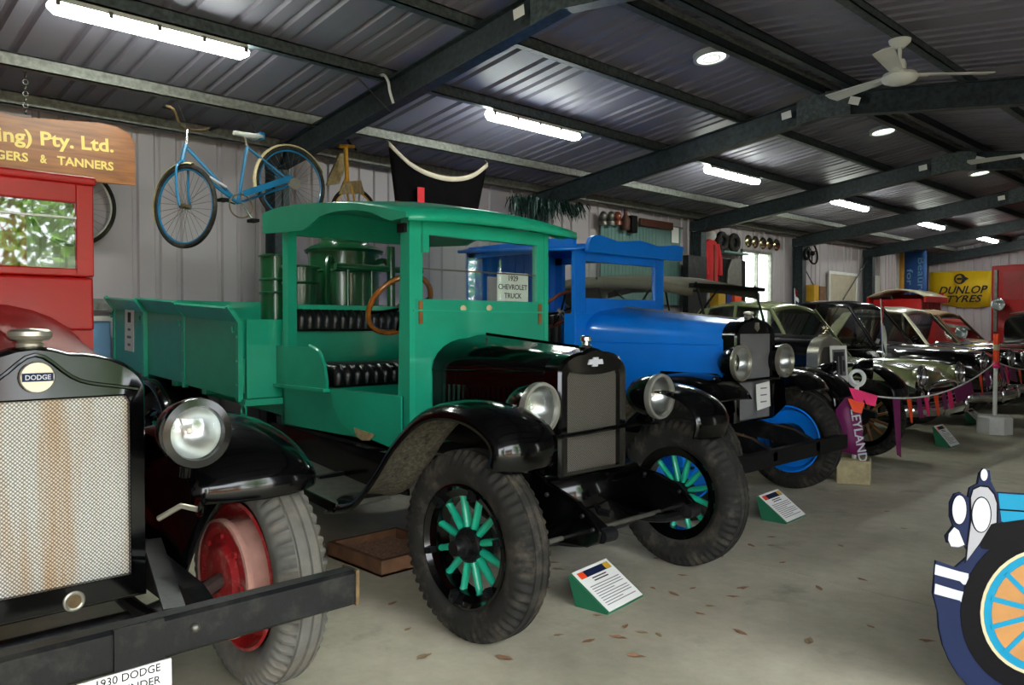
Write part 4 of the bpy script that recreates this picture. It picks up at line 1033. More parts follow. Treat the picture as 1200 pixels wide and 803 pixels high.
a, b = on_sign(-6,184), on_sign(133,194)
for tx, x0, x1, hh in (('GERS', -6, 33, .066), ('&', 47, 55, .062), ('TANNERS', 67, 133, .066)):
    u0, u1 = on_sign(x0, 190), on_sign(x1, 190); zz = on_sign(66, 188).z + .02*((x0+x1)/2-66)*.008
    fit_text(tx, u1.y-u0.y, hh, .028).xf(frame((sx+.0125, (u0.y+u1.y)/2, zz), (0,1,.02), (0,0,1))).build('lettering', 'gold_letter', S, 0)
for y in (1.47, .5):
    for k in range(9):
        z = 2.86 + k*.042
        if z > 3.16: break
        MB().ring((sx, y, z), (1,0,0) if k % 2 else (0,1,0), .017, .0045, 12, 5).build('chain_link', 'steel_dull', S)
    MB().tube([(sx, y, 3.11), (sx+.02, y, 3.145), (-6.47, y, 3.15), (-6.44, y, 3.135)], .005, 6).build('chain_hook', 'steel_dull', S)

# ------------------------------------------------------------------ blue truck
YB = 5.34
B = thing('vintage_truck', 'bright blue vintage truck with black fenders and plain black front bumper', 'truck', (-2.97, YB, 0))
BP = 'blue_paint'
for y, o in ((4.62,-1), (6.13,1)):
    wheel(B, (-3.06, y, .405), o, 'disc', R=.405, w=.17, rr=.265, paint=BP, drum='black_worn', dk=.6)
    wheel(B, (-6.3, y, .405), o, 'disc', R=.405, w=.17, rr=.265, paint=BP, drum='black_worn', dk=.6)
MB().tube([(-3.06,4.7,.40),(-3.06,5.0,.34),(-3.06,5.7,.34),(-3.06,6.05,.40)], .03, 10).build('front_axle', 'black_worn', B)
MB().cyl((-6.3,4.7,.405),(-6.3,6.05,.405),.05).build('rear_axle', 'black_worn', B)
for y in (5.02, 5.66):
    MB().prism([(-7.0,.52),(-7.0,.64),(-3.2,.60),(-2.8,.54),(-2.62,.46),(-2.62,.40),(-2.9,.44),(-3.3,.48)], 'y', y-.03, y+.03).build('chassis_rail', 'black_worn', B, 0)
    MB().tube(smoothpath([(-2.66,y,.43),(-2.8,y,.52),(-2.97,y,.545),(-3.2,y,.50),(-3.4,y,.42)],4), .022, 8).build('leaf_spring', 'bike_rust', B)
MB().prism([(-2.68,.365),(-2.62,.365),(-2.62,.475),(-2.68,.475)], 'y', 4.50, 6.17).build('bumper', 'black_dull', B, 0, bevel=.006)
fp = [(-4.05,.44),(-3.88,.52),(-3.70,.66),(-3.54,.81),(-3.35,.925),(-3.13,.965),(-2.93,.94),(-2.82,.88),(-2.775,.815)]
fender(B, fp, 4.98, 4.50, .03, .045, inner='black_worn'); fender(B, fp, 5.72, 6.22, .03, .045, inner='black_worn')
for y in (4.97, 5.72): MB().prism([(-4.0,.98),(-3.05,.98),(-2.92,.9),(-2.9,.72),(-3.0,.62),(-3.4,.60),(-4.0,.60)], 'y', y-.006, y+.006).build('fender_skirt', BK, B, 0)
for y0, y1 in ((4.55,4.95),(5.75,6.15)): MB().box(-5.4,-4.0,y0,y1,.42,.445).build('running_board', 'black_worn', B, 0)
secs = []
for t in (0,.25,.5,.75,1):
    x = lerp(-4.18,-3.05,t); secs.append(arch_sec(x, YB, lerp(.50,.285,t), .66, lerp(1.28,1.22,t), lerp(1.475,1.365,t), 6, .35))
hood = MB().loft(secs).build('bonnet', BP, B, 40)
MB().tube([(-4.16,YB,1.478),(-3.06,YB,1.368)], .008, 6).build('centre_hinge', 'nickel', hood)
for s in (-1,1):
    MB().tube([(-4.16,YB+s*.502,1.20),(-3.06,YB+s*.288,1.18)], .006, 6).build('hinge_moulding', BP, hood)
    MB().prism([(-3.78,.80),(-3.30,.80),(-3.30,1.08),(-3.78,1.08)], 'y', 0, .004).xf(Matrix.Translation((0,YB+s*.375,0)) @ Matrix.Translation((-3.54,0,0)) @ Matrix.Rotation(s*-.188,4,'Z') @ Matrix.Translation((3.54,0,0))).build('side_panel', BP, hood, 0)
o0 = arch_sec(-3.06, YB, .285, .62, 1.24, 1.385, 6, .30); m_ = len(o0)
o1 = [(-2.96, p[1], p[2]) for p in o0]; o2 = shrink(o1, YB, 1.0, .96, .015); inner = []
for i, p in enumerate(o0):
    if i <= 2: y, z = YB-.235, (.64,.9,1.22)[i]
    elif i >= m_-3: y, z = YB+.235, (.64,.9,1.22)[m_-1-i]
    else: y = YB + max(-.235, min(.235, (p[1]-YB)*.88)); z = 1.262
    inner.append((-2.942, y, z))
sh = MB().loft([o0,o1,o2,inner,[(-2.99,p[1],p[2]) for p in inner]], cap0=True, cap1=False).build('radiator_shell', BK, B, 35)
MB().prism([(p[1],p[2]) for p in inner], 'x', -2.985, -2.965).build('radiator_core', 'blue_core', sh, 0)
MB().lathe([(.03,0),(.034,.012),(.026,.02),(.038,.026),(.036,.04),(.001,.046)], (-3.01,YB,1.382), n=20).build('radiator_cap', 'nickel', sh)
MB().prism([(YB-.03,1.30),(YB,1.278),(YB+.03,1.30),(YB+.02,1.345),(YB-.02,1.345)], 'x', -2.944, -2.936).build('emblem', 'nickel', sh, 0)
for y in (5.02, 5.66): headlamp(B, (-2.885, y, 1.058), .12, rim='nickel', body='nickel' if y > 6 else BK, depth=.17)
MB().tube([(-2.93,5.02,.925),(-2.91,5.34,.93),(-2.93,5.66,.925)], .013, 8).build('lamp_bar', BK, B)
b0, b1 = 4.73, 5.93
mb = MB()
for a_ in ((b0,b0+.13,1.40,1.93),(b1-.13,b1,1.40,1.93),(b0+.13,b1-.13,1.84,1.93),(b0+.13,b1-.13,1.40,1.545)): mb.box(-4.22,-4.18,*a_)
ws = mb.build('windscreen_surround', BP, B, 0, bevel=.005)
MB().box(-4.204,-4.200,b0+.13,b1-.13,1.545,1.84).build('windscreen_glass', 'window_glass', ws, 0)
mbox('cowl', BP, B, -4.30, -4.175, b0, b1, .66, 1.42, bevel=.008)
for y in (b0, b1-.04):
    MB().box(-5.45,-4.24,y,y+.04,.62,1.12).build('side_panel', BP, B, 0)
    MB().box(-5.47,-5.38,y,y+.05,1.1,2.02).build('rear_post', BP, B, 0)
    MB().box(-5.47,-4.2,y,y+.04,1.93,2.03).build('roof_side', BP, B, 0)
for k in range(10):
    y = lerp(b0, b1, k/10)
    zz = ((.62,1.50),(1.78,2.02)) if 2 <= k <= 3 else ((.62,2.02),)
    for z0, z1 in zz: MB().box(-5.50,-5.475,y+.004,lerp(b0,b1,(k+1)/10)-.004,z0,z1).build('back_board', BP, B, 0)
MB().loft([[(-5.55,y,2.05-.06*((y-YB)/.6)**2+.03) for y in [b0-.06+(b1-b0+.12)*k/10 for k in range(11)]], [(-4.12,y,1.98-.06*((y-YB)/.6)**2+.03) for y in [b0-.06+(b1-b0+.12)*k/10 for k in range(11)]]], closed=False).build('roof', BP, B, 50, solid=-.025)
# wavy header board over the windscreen
hx = -4.10
hp = [ax(687,295,hx), ax(797,306.5,hx), ax(799,290,hx), ax(790,287.5,hx), ax(778,288.5,hx), ax(769,289,hx), ax(758,285,hx), ax(748,282.2,hx), ax(735,283,hx), ax(722,283.3,hx), ax(712,279.5,hx), ax(701.6,275.9,hx), ax(696,275.8,hx), ax(691,278,hx), ax(688,286,hx)]
MB().prism([(p.y, p.z) for p in hp], 'x', hx-.02, hx+.02).build('header_board', BP, B, 0)
pleated(B, 'seat', -5.4, -4.9, b0+.05, b1-.05, .95, 1.08, 10); pleated(B, 'seat_back', -5.46, -5.36, b0+.05, b1-.05, 1.08, 1.45, 10)
mbox('seat_box', BP, B, -5.4, -4.95, b0+.05, b1-.05, .62, .95)
steering(B, (-4.62, 5.02, 1.46), .205, (-.72,0,.69), 'wood_rim_dark')
MB().box(-7.0,-5.55,4.6,6.1,.72,.80).build('tray_floor', BP, B, 0)
for y in (4.6, 6.07): MB().box(-7.0,-5.55,y,y+.03,.80,1.15).build('tray_side', BP, B, 0)
cd = thing('white_card', 'white card leaning on the blue truck radiator', 'notice', (-2.93, 5.42, .72))
MB().loft([[(-2.925,5.33,.70),(-2.925,5.52,.72),(-2.932,5.52,.72),(-2.932,5.33,.70)], [(-2.93,5.32,.890),(-2.93,5.51,.908),(-2.937,5.51,.908),(-2.937,5.32,.890)]]).build('sheet', 'paper', cd, 0)
for k in range(3): MB().box(-2.9265,-2.9245,5.37,5.46,.755+k*.05,.764+k*.05).build('printed_line', 'ink_grey', cd, 0)
# ------------------------------------------------------------------ black tourer with canvas hood
YT = 7.45
C = thing('vintage_tourer', 'black vintage tourer with canvas hood and dull nickel radiator', 'car', (-3.3, YT, 0))
for y, o in ((6.73,-1), (8.18,1)):
    wheel(C, (-3.3, y, .39), o, 'wood', R=.39, w=.12, rr=.29, paint='spoke_brown'); wheel(C, (-6.2, y, .39), o, 'wood', R=.39, w=.12, rr=.29, paint='spoke_brown')
MB().cyl((-3.3,6.78,.39),(-3.3,8.12,.39),.03).build('front_axle', 'black_worn', C); MB().cyl((-6.2,6.78,.39),(-6.2,8.12,.39),.04).build('rear_axle', 'black_worn', C)
for y in (7.2, 7.7): MB().prism([(-6.6,.5),(-6.6,.6),(-3.4,.6),(-3.0,.5),(-3.0,.44),(-3.4,.5)], 'y', y-.03, y+.03).build('chassis_rail', 'black_worn', C, 0)
o0 = arch_sec(-3.44, YT-.02, .26, .60, 1.03, 1.235, 8, .12); m_ = len(o0)
o1 = [(-3.33,p[1],p[2]) for p in o0]; o2 = shrink(o1, YT-.02, .95, .95, .012)
inner = [(-3.325, YT-.02+max(-.20,min(.20,(p[1]-YT+.02)*.8)), max(.63,min(1.12,.95+(p[2]-.95)*.78))) for p in o0]
sh = MB().loft([o0,o1,o2,inner,[(-3.36,p[1],p[2]) for p in inner]], cap0=True, cap1=False).build('radiator_shell', 'nickel', C, 35)
MB().prism([(p[1],p[2]) for p in inner], 'x', -3.355, -3.34).build('radiator_core', 'old_core', sh, 0)
rc = MB().lathe([(.03,0),(.034,.015),(.02,.02),(.012,.03),(.012,.05),(.022,.055),(.001,.06)], (-3.38,YT-.02,1.23), n=16).build('radiator_cap', 'hubcap_gold', sh)
MB().sphere((-3.38,YT-.055,1.30), .02, 10, 8).sphere((-3.38,YT+.015,1.30), .02, 10, 8).build('cap_wings', 'hubcap_gold', rc)
secs = [arch_sec(lerp(-4.25,-3.44,t), YT-.02, lerp(.42,.255,t), .62, lerp(1.08,1.03,t), lerp(1.26,1.225,t), 6, .2) for t in (0,.33,.66,1)]
MB().loft(secs).build('bonnet', 'black_car', C, 40)
fp = [(-4.5,.42),(-4.2,.46),(-3.95,.62),(-3.78,.80),(-3.55,.92),(-3.3,.94),(-3.08,.88),(-2.93,.74),(-2.90,.62)]
fender(C, fp, 7.05, 6.62, .02, .04, inner='black_worn'); fender(C, fp, 7.85, 8.29, .02, .04, inner='black_worn')
rf = [(-6.2+.5*math.cos(a), .39+.5*math.sin(a)) for a in [math.radians(d) for d in range(175,0,-18)]]
fender(C, rf, 7.0, 6.62, .02, .04, inner='black_worn', name='rear_fender'); fender(C, rf, 7.9, 8.29, .02, .04, inner='black_worn', name='rear_fender')
for y0, y1 in ((6.65,7.0),(7.9,8.25)): MB().box(-5.8,-4.4,y0,y1,.40,.42).build('running_board', 'black_worn', C, 0)
secs = []
for x, hw, zb, zt in ((-4.22,.43,.6,1.1),(-4.5,.55,.55,1.06),(-5.2,.60,.55,1.04),(-6.0,.60,.55,1.06),(-6.6,.56,.58,1.10),(-6.75,.5,.62,1.08)):
    secs.append([(x,YT-hw*.9,zb),(x,YT-hw,lerp(zb,zt,.35)),(x,YT-hw,zt),(x,YT+hw,zt),(x,YT+hw,lerp(zb,zt,.35)),(x,YT+hw*.9,zb)])
MB().loft(secs).build('body_tub', 'black_car', C, 40)
for x in (-5.1, -6.1): pleated(C, 'seat_back', x-.12, x, YT-.52, YT+.52, 1.02, 1.36, 9)
for y in (6.86, 8.02): MB().tube([(-4.25,y,1.08),(-4.36,y,1.45),(-4.45,y,1.76)], .014, 6).build('windscreen_post', 'black_worn', C)
MB().loft([[(-4.27,6.88,1.12),(-4.27,8.0,1.12)],[(-4.43,6.88,1.72),(-4.43,8.0,1.72)]], closed=False).build('windscreen_glass', 'window_glass', C, 0)
# canvas hood
rows = []
for x, z in ((-4.44,1.755),(-4.9,1.85),(-5.5,1.90),(-6.2,1.90),(-6.6,1.84),(-6.75,1.55),(-6.8,1.15)):
    rows.append([(x, YT+.66*u, z - .07*abs(u)**3) for u in (-1,-.85,-.6,-.3,0,.3,.6,.85,1)])
cv = MB().loft(rows, closed=False).build('canvas_hood', 'canvas', C, 50, solid=-.015)
for s in (-1,1):
    rw = [[(x, YT+.66*s, z-.07) for x, z in ((-4.44,1.755),(-4.9,1.85),(-5.5,1.90),(-6.2,1.90),(-6.6,1.84))], [(x, YT+.67*s, z-.16) for x, z in ((-4.44,1.77),(-4.9,1.85),(-5.5,1.90),(-6.2,1.90),(-6.6,1.84))]]
    MB().loft(rw, closed=False).build('hood_valance', 'canvas', cv, 50, solid=.006)
    for xa, za, xb, zb in ((-5.5,1.08,-4.9,1.80),(-5.5,1.08,-5.7,1.86),(-5.5,1.08,-6.5,1.80)): MB().tube([(xa,YT+.6*s,za),(xb,YT+.64*s,zb)], .012, 6).build('hood_iron', 'black_worn', cv)
MB().box(-4.46,-4.40,YT-.70,YT+.72,1.70,1.745).build('hood_bow', 'black_dull', cv, 0)
for y in (7.05, 7.86): headlamp(C, (-3.12, y, .90), .095, rim='black_enamel', depth=.17, look=(.9,.42,0))
MB().tube([(-3.24,7.05,.86),(-3.3,7.2,.80),(-3.3,7.7,.80),(-3.24,7.86,.86)], .014, 8).build('lamp_bar', 'black_enamel', C)
for y in (7.0,7.1): MB().sphere((-2.96,y,.62), .035, 10, 8).build('horn', 'chrome', C)
steering(C, (-4.75,7.15,1.25), .2, (-.7,0,.7), 'black_enamel')
pc = thing('photo_card', 'black and white photograph propped on the nickel tourer radiator', 'picture', (-3.30, 7.55, .80))
M = frame((-3.281, 7.52, .93), (.10,1,0), (-.06,0,1))
MB().box(-.15,.15,-.20,.20,-.004,0).xf(M).build('sheet', 'paper', pc, 0)
MB().box(-.115,.115,-.09,.165,.0005,.0015).xf(M).build('photo_print', 'ink_grey', pc, 0)
for a_ in ((-.10,-.02,-.06,.10),(.0,.05,-.08,.12),(.06,.10,-.05,.06),(-.09,.09,.10,.14)): MB().box(a_[0],a_[1],a_[2],a_[3],.0016,.0022).xf(M).build('photo_figure', 'ink', pc, 0)

# ------------------------------------------------------------------ saloon cars
def sedan(label, xf, yc, body, roof, lower=None, zh=.92, H=1.58, L=4.2, W_=.84, trim='grey_trim', grille='bars', visor=False):
    r = thing('saloon_car', label, 'car', (xf-L/2, yc, 0))
    k = zh/.92
    st = [(0.0,.56,.36,.62,.66),(.06,.66,.32,.74,.80),(.22,.75,.28,.82,.875),(.6,.80,.26,.85,.91),(1.2,.83,.26,.88,.95),(1.55,.84,.26,.90,.985),(2.2,.85,.26,.91,.96),(3.1,.84,.27,.90,.95),(3.6,.80,.30,.86,.93),(4.0,.72,.34,.76,.80),(4.2,.60,.40,.64,.66)]
    def sec(d, hw, zb, zs, zt, part='all'):
        x = xf - d*L/4.2; hw *= W_/.84; zs *= k; zt *= k
        lo = [(x,yc-hw*.86,zb),(x,yc-hw*.98,zb+.08),(x,yc-hw,lerp(zb,zs,.5)),(x,yc-hw*.99,lerp(zb,zs,.72))]
        up = [(x,yc-hw*.96,zs-.03),(x,yc-hw*.88,zs),(x,yc-hw*.6,zs+(zt-zs)*.55),(x,yc-hw*.3,zs+(zt-zs)*.9),(x,yc,zt)]
        h = lo + up
        return h + [(p[0],2*yc-p[1],p[2]) for p in reversed(h[:-1])]
    bm = MB().loft([sec(*s) for s in st]); b = bm.build('body', body, r, 40)
    if lower:
        me = b.data; me.materials.append(MATS[lower])
        for p in me.polygons:
            if (p.center.z) < .68*k and abs(p.normal.y) + abs(p.normal.x) > .3: p.material_index = 1
    # front wings
    for s in (-1,1):
        ys = yc + s*W_*.80
        secs = []
        for d, rad, z in ((.02,.10,.66),(.10,.15,.70),(.35,.18,.73),(.8,.18,.75),(1.3,.12,.78),(1.7,.04,.80)):
            secs.append([(xf-d*L/4.2, ys+rad*.9*math.cos(a), z*k+rad*math.sin(a)) for a in [2*math.pi*i/12 for i in range(12)]])
        w = MB().loft(secs).build('front_wing', body, r, 50)
        if lower:
            w.data.materials.append(MATS[lower])
            for p in w.data.polygons:
                if p.center.z < .70*k: p.material_index = 1
        for d, wl in ((.85,0),(3.25,1)):
            x = xf-d*L/4.2
            wheel(r, (x, yc+s*(W_-.055), .33), -1 if s < 0 else 1, 'cap', R=.33, w=.16, rr=.20, paint=body)
            MB().tube([(x+.385*math.cos(q), yc+s*(W_+.004), .34+.385*math.sin(q)) for q in [math.radians(v) for v in range(-10, 191, 10)]], .014, 6).build('wheel_arch', body, r)
            MB().prism([(x+.38*math.cos(q), .34+.38*math.sin(q)) for q in [math.radians(v) for v in range(-10, 191, 10)]], 'y', *sorted((yc+s*(W_-.03), yc+s*(W_+.006)))).build('wheel_well_shade', 'black_dull', r, 30)  # black panel on the body side, painted shade of the wheel opening
        hl = headlamp(r, (xf+.02, yc+s*W_*.74, .78*k), .098, body=body, rim='chrome', depth=.16)
        MB().ring((xf-.0, yc+s*W_*.74, .78*k), (1,0,0), .118, .014, 28, 8).build('lamp_bezel', 'chrome', hl)
        MB().sphere((xf+.01, yc+s*W_*.74, .585*k), .045, 12, 8, (.5,1,1)).build('park_lamp', 'chrome', r)
    # glasshouse: pillars, roof, panes
    zb = .93*k
    gs = [(1.50,.74,zb),(1.98,.60,H-.06),(2.25,.62,H-.01),(2.75,.62,H),(3.05,.60,H-.05),(3.60,.66,zb)]
    X = [xf - g[0]*L/4.2 for g in gs]; hw = [g[1]*W_/.84 for g in gs]; Z = [g[2] for g in gs]
    rows = []
    for i in (1,2,3,4): rows.append([(X[i], yc+hw[i]*u, Z[i]+.07*(1-abs(u)**2.2)-.01) for u in (-1.0,-.92,-.75,-.5,-.2,0,.2,.5,.75,.92,1.0)])
    front = [(X[1]+.04, p[1]*1.0, p[2]-.05) for p in rows[0]]; back = [(X[4]-.10, p[1], p[2]-.10) for p in rows[-1]]
    rf_ = MB().loft([front]+rows+[back], closed=False).build('roof', roof, r, 60, solid=-.03)
    def pane(a, b, c, d, nm): MB().add([a,b,c,d],[(0,1,2,3)]).build(nm, 'car_glass', r, 0)
    pane((X[0],yc-hw[0],Z[0]),(X[0],yc+hw[0],Z[0]),(X[1],yc+hw[1]*.97,Z[1]),(X[1],yc-hw[1]*.97,Z[1]),'windscreen')
    pane((X[5],yc-hw[5],Z[5]),(X[5],yc+hw[5],Z[5]),(X[4],yc+hw[4]*.97,Z[4]),(X[4],yc-hw[4]*.97,Z[4]),'rear_window')
    MB().tube([(X[0]+.01,yc-hw[0],Z[0]),(X[0]+.01,yc+hw[0],Z[0])], .012, 6).build('screen_trim', 'chrome', r)
    for s in (-1,1):
        xm = (X[2]+X[3])/2
        pane((X[0]-.05,yc+s*hw[0],Z[0]),(xm,yc+s*hw[0]*1.02,Z[0]),(xm,yc+s*hw[2],Z[2]),(X[1]-.03,yc+s*hw[1],Z[1]),'side_window')
        pane((xm,yc+s*hw[0]*1.02,Z[0]),(X[5]+.12,yc+s*hw[5],Z[5]),(X[4],yc+s*hw[4],Z[4]),(xm,yc+s*hw[3],Z[3]),'side_window')
        MB().tube([(X[0],yc+s*hw[0],Z[0]),(X[1],yc+s*hw[1],Z[1]+.0)], .024, 8).build('pillar', roof, r)
        MB().tube([(X[0]+.015,yc+s*(hw[0]-.03),Z[0]),(X[1]+.015,yc+s*(hw[1]-.03),Z[1])], .009, 6).build('pillar_trim', 'chrome', r)
        MB().tube([(xm,yc+s*hw[0]*1.02,Z[0]),(xm,yc+s*hw[2],Z[2])], .022, 8).build('pillar', roof, r)
        MB().loft([[(X[5]+.30,yc+s*hw[5]*1.06,Z[5]),(X[5],yc+s*hw[5]*1.0,Z[5])],[(X[4]+.12,yc+s*hw[4],Z[4]),(X[4]-.02,yc+s*hw[4],Z[4])]], closed=False).build('rear_pillar', roof, r, 0, solid=.03)
        MB().tube([(X[0],yc+s*W_*.98,Z[0]-.05),(X[5],yc+s*W_*.97,Z[5]-.06)], .009, 6).build('waist_trim', 'chrome', r)
        for d in (2.0, 2.9): MB().beam((xf-d*L/4.2, yc+s*(W_+.01), .80*k), (xf-(d+.13)*L/4.2, yc+s*(W_+.01), .80*k), .02, .025).build('door_handle', 'chrome', r, 0)
    for xx in (X[1]-.45, X[3]-.25):
        MB().box(xx-.10, xx, yc-.60, yc+.60, zb-.25, zb+.10).build('seat', trim, r, 0, bevel=.03)
    steering(r, (X[1]+.02, yc-.33, zb+.02), .19, (-.7,0,.7), 'black_dull')
    if visor: MB().loft([[(X[1]+.0,yc-hw[1],Z[1]+.03),(X[1],yc+hw[1],Z[1]+.03)],[(X[1]+.22,yc-hw[1]*1.02,Z[1]-.03),(X[1]+.22,yc+hw[1]*1.02,Z[1]-.03)]], closed=False).build('sun_visor', body, r, 0, solid=.01)
    # chrome front: grille, bumper with overriders
    gz0, gz1 = .42*k, .64*k
    MB().box(xf-.03, xf+.005, yc-.40, yc+.40, gz0, gz1).build('grille_recess', 'black_dull', r, 0)
    if grille == 'bars':
        for i in range(5): MB().tube([(xf+.01,yc-.42,lerp(gz0,gz1,i/4)),(xf+.04,yc,lerp(gz0,gz1,i/4)),(xf+.01,yc+.42,lerp(gz0,gz1,i/4))], .011, 6).build('grille_bar', 'chrome', r)
        MB().tube(smoothpath([(xf+.01,yc-.46,gz0),(xf+.03,yc-.44,gz1+.02),(xf+.04,yc,gz1+.06),(xf+.03,yc+.44,gz1+.02),(xf+.01,yc+.46,gz0)],5), .018, 8).build('grille_surround', 'chrome', r)
    else:
        for i in range(11): MB().tube([(xf+.02,yc-.40+.08*i,gz0),(xf+.045,yc-.40+.08*i,(gz0+gz1)/2),(xf+.02,yc-.40+.08*i,gz1)], .014, 6).build('grille_tooth', 'chrome', r)
        MB().ring((xf+.03,yc,(gz0+gz1)/2), (1,0,0), .12, .024, 28, 8).build('grille_medallion', 'chrome', r)
        for s in (-1,1): MB().sphere((xf+.06,yc+s*.30,.40*k), .075, 14, 10).build('bumper_bullet', 'chrome', r)
    bpth = smoothpath([(xf-.28,yc-W_*1.02,.40),(xf-.05,yc-W_*.95,.40),(xf+.12,yc-W_*.55,.40),(xf+.16,yc,.40),(xf+.12,yc+W_*.55,.40),(xf-.05,yc+W_*.95,.40),(xf-.28,yc+W_*1.02,.40)],5)
    secs = []
    for i, p in enumerate(bpth):
        t = (bpth[min(i+1,len(bpth)-1)]-bpth[max(i-1,0)]).normalized(); nn = Vector((t.y,-t.x,0))
        secs.append([p+nn*a+Vector((0,0,z)) for a, z in ((-.02,-.07),(.012,-.06),(.030,-.02),(.030,.02),(.012,.06),(-.02,.07))])
    bp_ = MB().loft(secs).build('front_bumper', 'chrome', r, 50)
    for s in (-1,1): MB().sphere((xf+.16,yc+s*.34,.41), .05, 12, 10, (.7,.8,1.9)).build('overrider', 'chrome', bp_)
    MB().tube([(xf-.2,yc,.99*k-.01),(xf-.45,yc,.965*k)], [.008,.016], 8).build('bonnet_mascot', 'chrome', r)
    return r
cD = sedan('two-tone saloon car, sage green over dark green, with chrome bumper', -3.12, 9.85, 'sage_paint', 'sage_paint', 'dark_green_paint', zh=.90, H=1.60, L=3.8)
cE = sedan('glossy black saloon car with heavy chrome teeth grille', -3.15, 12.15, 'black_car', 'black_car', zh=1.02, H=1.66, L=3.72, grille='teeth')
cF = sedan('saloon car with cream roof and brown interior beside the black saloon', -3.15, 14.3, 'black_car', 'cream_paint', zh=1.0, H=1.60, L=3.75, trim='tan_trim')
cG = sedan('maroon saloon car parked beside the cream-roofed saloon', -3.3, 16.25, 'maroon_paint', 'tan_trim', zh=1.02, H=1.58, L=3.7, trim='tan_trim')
# little flags on the cars
def car_flag(base, top, label, fold=.95):
    base, top = V(base), V(top)
    t = thing('small_flag', label, 'flag', base)
    MB().tube([base, top], .006, 6).build('staff', 'white_plastic', t)
    d = (base-top).normalized(); h = (top-base).length
    def quad(a, b, w, m, nm, off):
        rows = []
        for i in range(6):
            u = lerp(a, b, i/5); p = top + d*h*u
            rows.append([p + Vector((.02*math.sin(u*9+j)*1, w*j/3*.7, -w*j/3*.55)) + Vector((off,0,0)) for j in range(4)])
        MB().loft(rows, closed=False).build(nm, m, t, 50, solid=.003)
    quad(.02,.38,.13,'red_cloth','red_field',0); quad(.36,.78,.14,'flag_blue','blue_field',.0); quad(.36,fold,.06,'white_paint','white_fold',.02)
f0 = ay(1035,428,9.4); f0.z = .852; f1 = ay(1032,350,9.4)
car_flag(f0, f1, 'small red and blue flag on a staff on the sage saloon bonnet', .82)
f0 = ay(932,362,10.4); f0.z = 1.592; f1 = ay(931,338,10.4)
car_flag(f0, f1, 'small red and blue flag standing on the sage saloon roof', .74)

# ------------------------------------------------------------------ red van body with white roof, by the back wall
Vn = thing('van_body', 'red wooden van body with white curved roof near the back wall', 'van', (-6.4, 17.95, 0))
vx0, vx1, vy0, vy1 = -6.85, -5.9, 17.3, 18.6
vzt = ay(1060,346,17.3).z
MB().box(vx0, vx1, vy0+.06, vy1-.06, .55, vzt-.08).build('body', 'red_cab', Vn, 0)
for k in range(4):
    y = lerp(vy0+.1, vy1-.1, k/3); MB().box(vx1, vx1+.02, y-.03, y+.03, .6, vzt-.1).build('body_post', 'red_paint', Vn, 0)
for k in range(3):
    a_ = lerp(vy0+.1, vy1-.1, k/3)+.12; b_ = lerp(vy0+.1, vy1-.1, (k+1)/3)-.12; MB().box(vx1, vx1+.012, a_, b_, 1.25, vzt-.28).build('side_window', 'black_dull', Vn, 0)
rw = [[(lerp(vx0-.1, vx1+.1, u), y, vzt-.05+.16*(1-(2*u-1)**2)) for u in [i/10 for i in range(11)]] for y in (vy0, vy1)]
MB().loft(rw, closed=False).build('roof', 'cream_paint', Vn, 50, solid=.03)
for x in (vx0-.1, vx1+.1): MB().box(x-.02, x+.02, vy0, vy1, vzt-.15, vzt-.03).build('roof_rail', 'red_cab', Vn, 0)
MB().box(vx0-.05, vx1+.05, vy1-.04, vy1+.02, vzt-.15, vzt+.06).build('roof_end', 'red_cab', Vn, 0)
for x in (vx0+.1, vx1-.06):
    for y in (vy0+.35, vy1-.35): MB().lathe([(.001,-.05),(.30,-.05),(.36,-.04),(.36,.04),(.30,.05),(.001,.05)], (x,y,.36), (1,0,0), 28).build('road_wheel', 'tyre_rubber', Vn)
# ------------------------------------------------------------------ red fire truck cut by the frame, by the back wall
FT = thing('red_truck', 'tall red truck cab with black bonnet and round lamp by the back wall', 'truck', (-4.1, 18.8, 0))
q0 = ay(1161,311,18.2)
fx0 = q0.x; fzt = q0.z
MB().box(fx0, fx0+1.75, 18.25, 20.2, .6, fzt).build('cab', 'red_cab', FT, 0, bevel=.03)
for k in range(3):
    xa = fx0+.22+k*.48; MB().box(xa, xa+.36, 18.235, 18.25, 1.85, fzt-.14).build('panel', 'red_paint', FT, 0)
MB().box(fx0+.06, fx0+.12, 18.20, 18.25, 1.2, fzt-.1).build('grab_rail', 'steel_dull', FT, 0)
secs = [arch_sec(0, 0, .42, .7, 1.35, 1.62, 6, .3), arch_sec(1.0, 0, .36, .7, 1.32, 1.56, 6, .3)]
Mh = Matrix.Translation((fx0+.85, 18.24, 0)) @ Matrix.Rotation(-math.pi/2, 4, 'Z')
MB().loft(secs).xf(Mh).build('bonnet', 'black_car', FT, 40)
top_ = [[(0,-.3,1.60),(0,0,1.632),(0,.3,1.60)],[(1.0,-.26,1.545),(1.0,0,1.572),(1.0,.26,1.545)]]
MB().loft(top_, closed=False).xf(Mh).build('bonnet_top', 'steel_dull', FT, 50, solid=.012)
hl = headlamp(FT, ay(1170,357,18.0), .12, look=(0,-1,0), depth=.2, rim='chrome')
for x in (fx0+.1, fx0+1.6):
    for y in (17.6, 19.7): MB().lathe([(.001,-.08),(.28,-.08),(.42,-.06),(.42,.06),(.28,.08),(.001,.08)], (x,y,.42), (1,0,0), 28).build('road_wheel', 'tyre_rubber', FT)
MB().box(fx0+.15, fx0+1.55, 17.5, 19.9, .5, .7).build('chassis', 'black_dull', FT, 0)
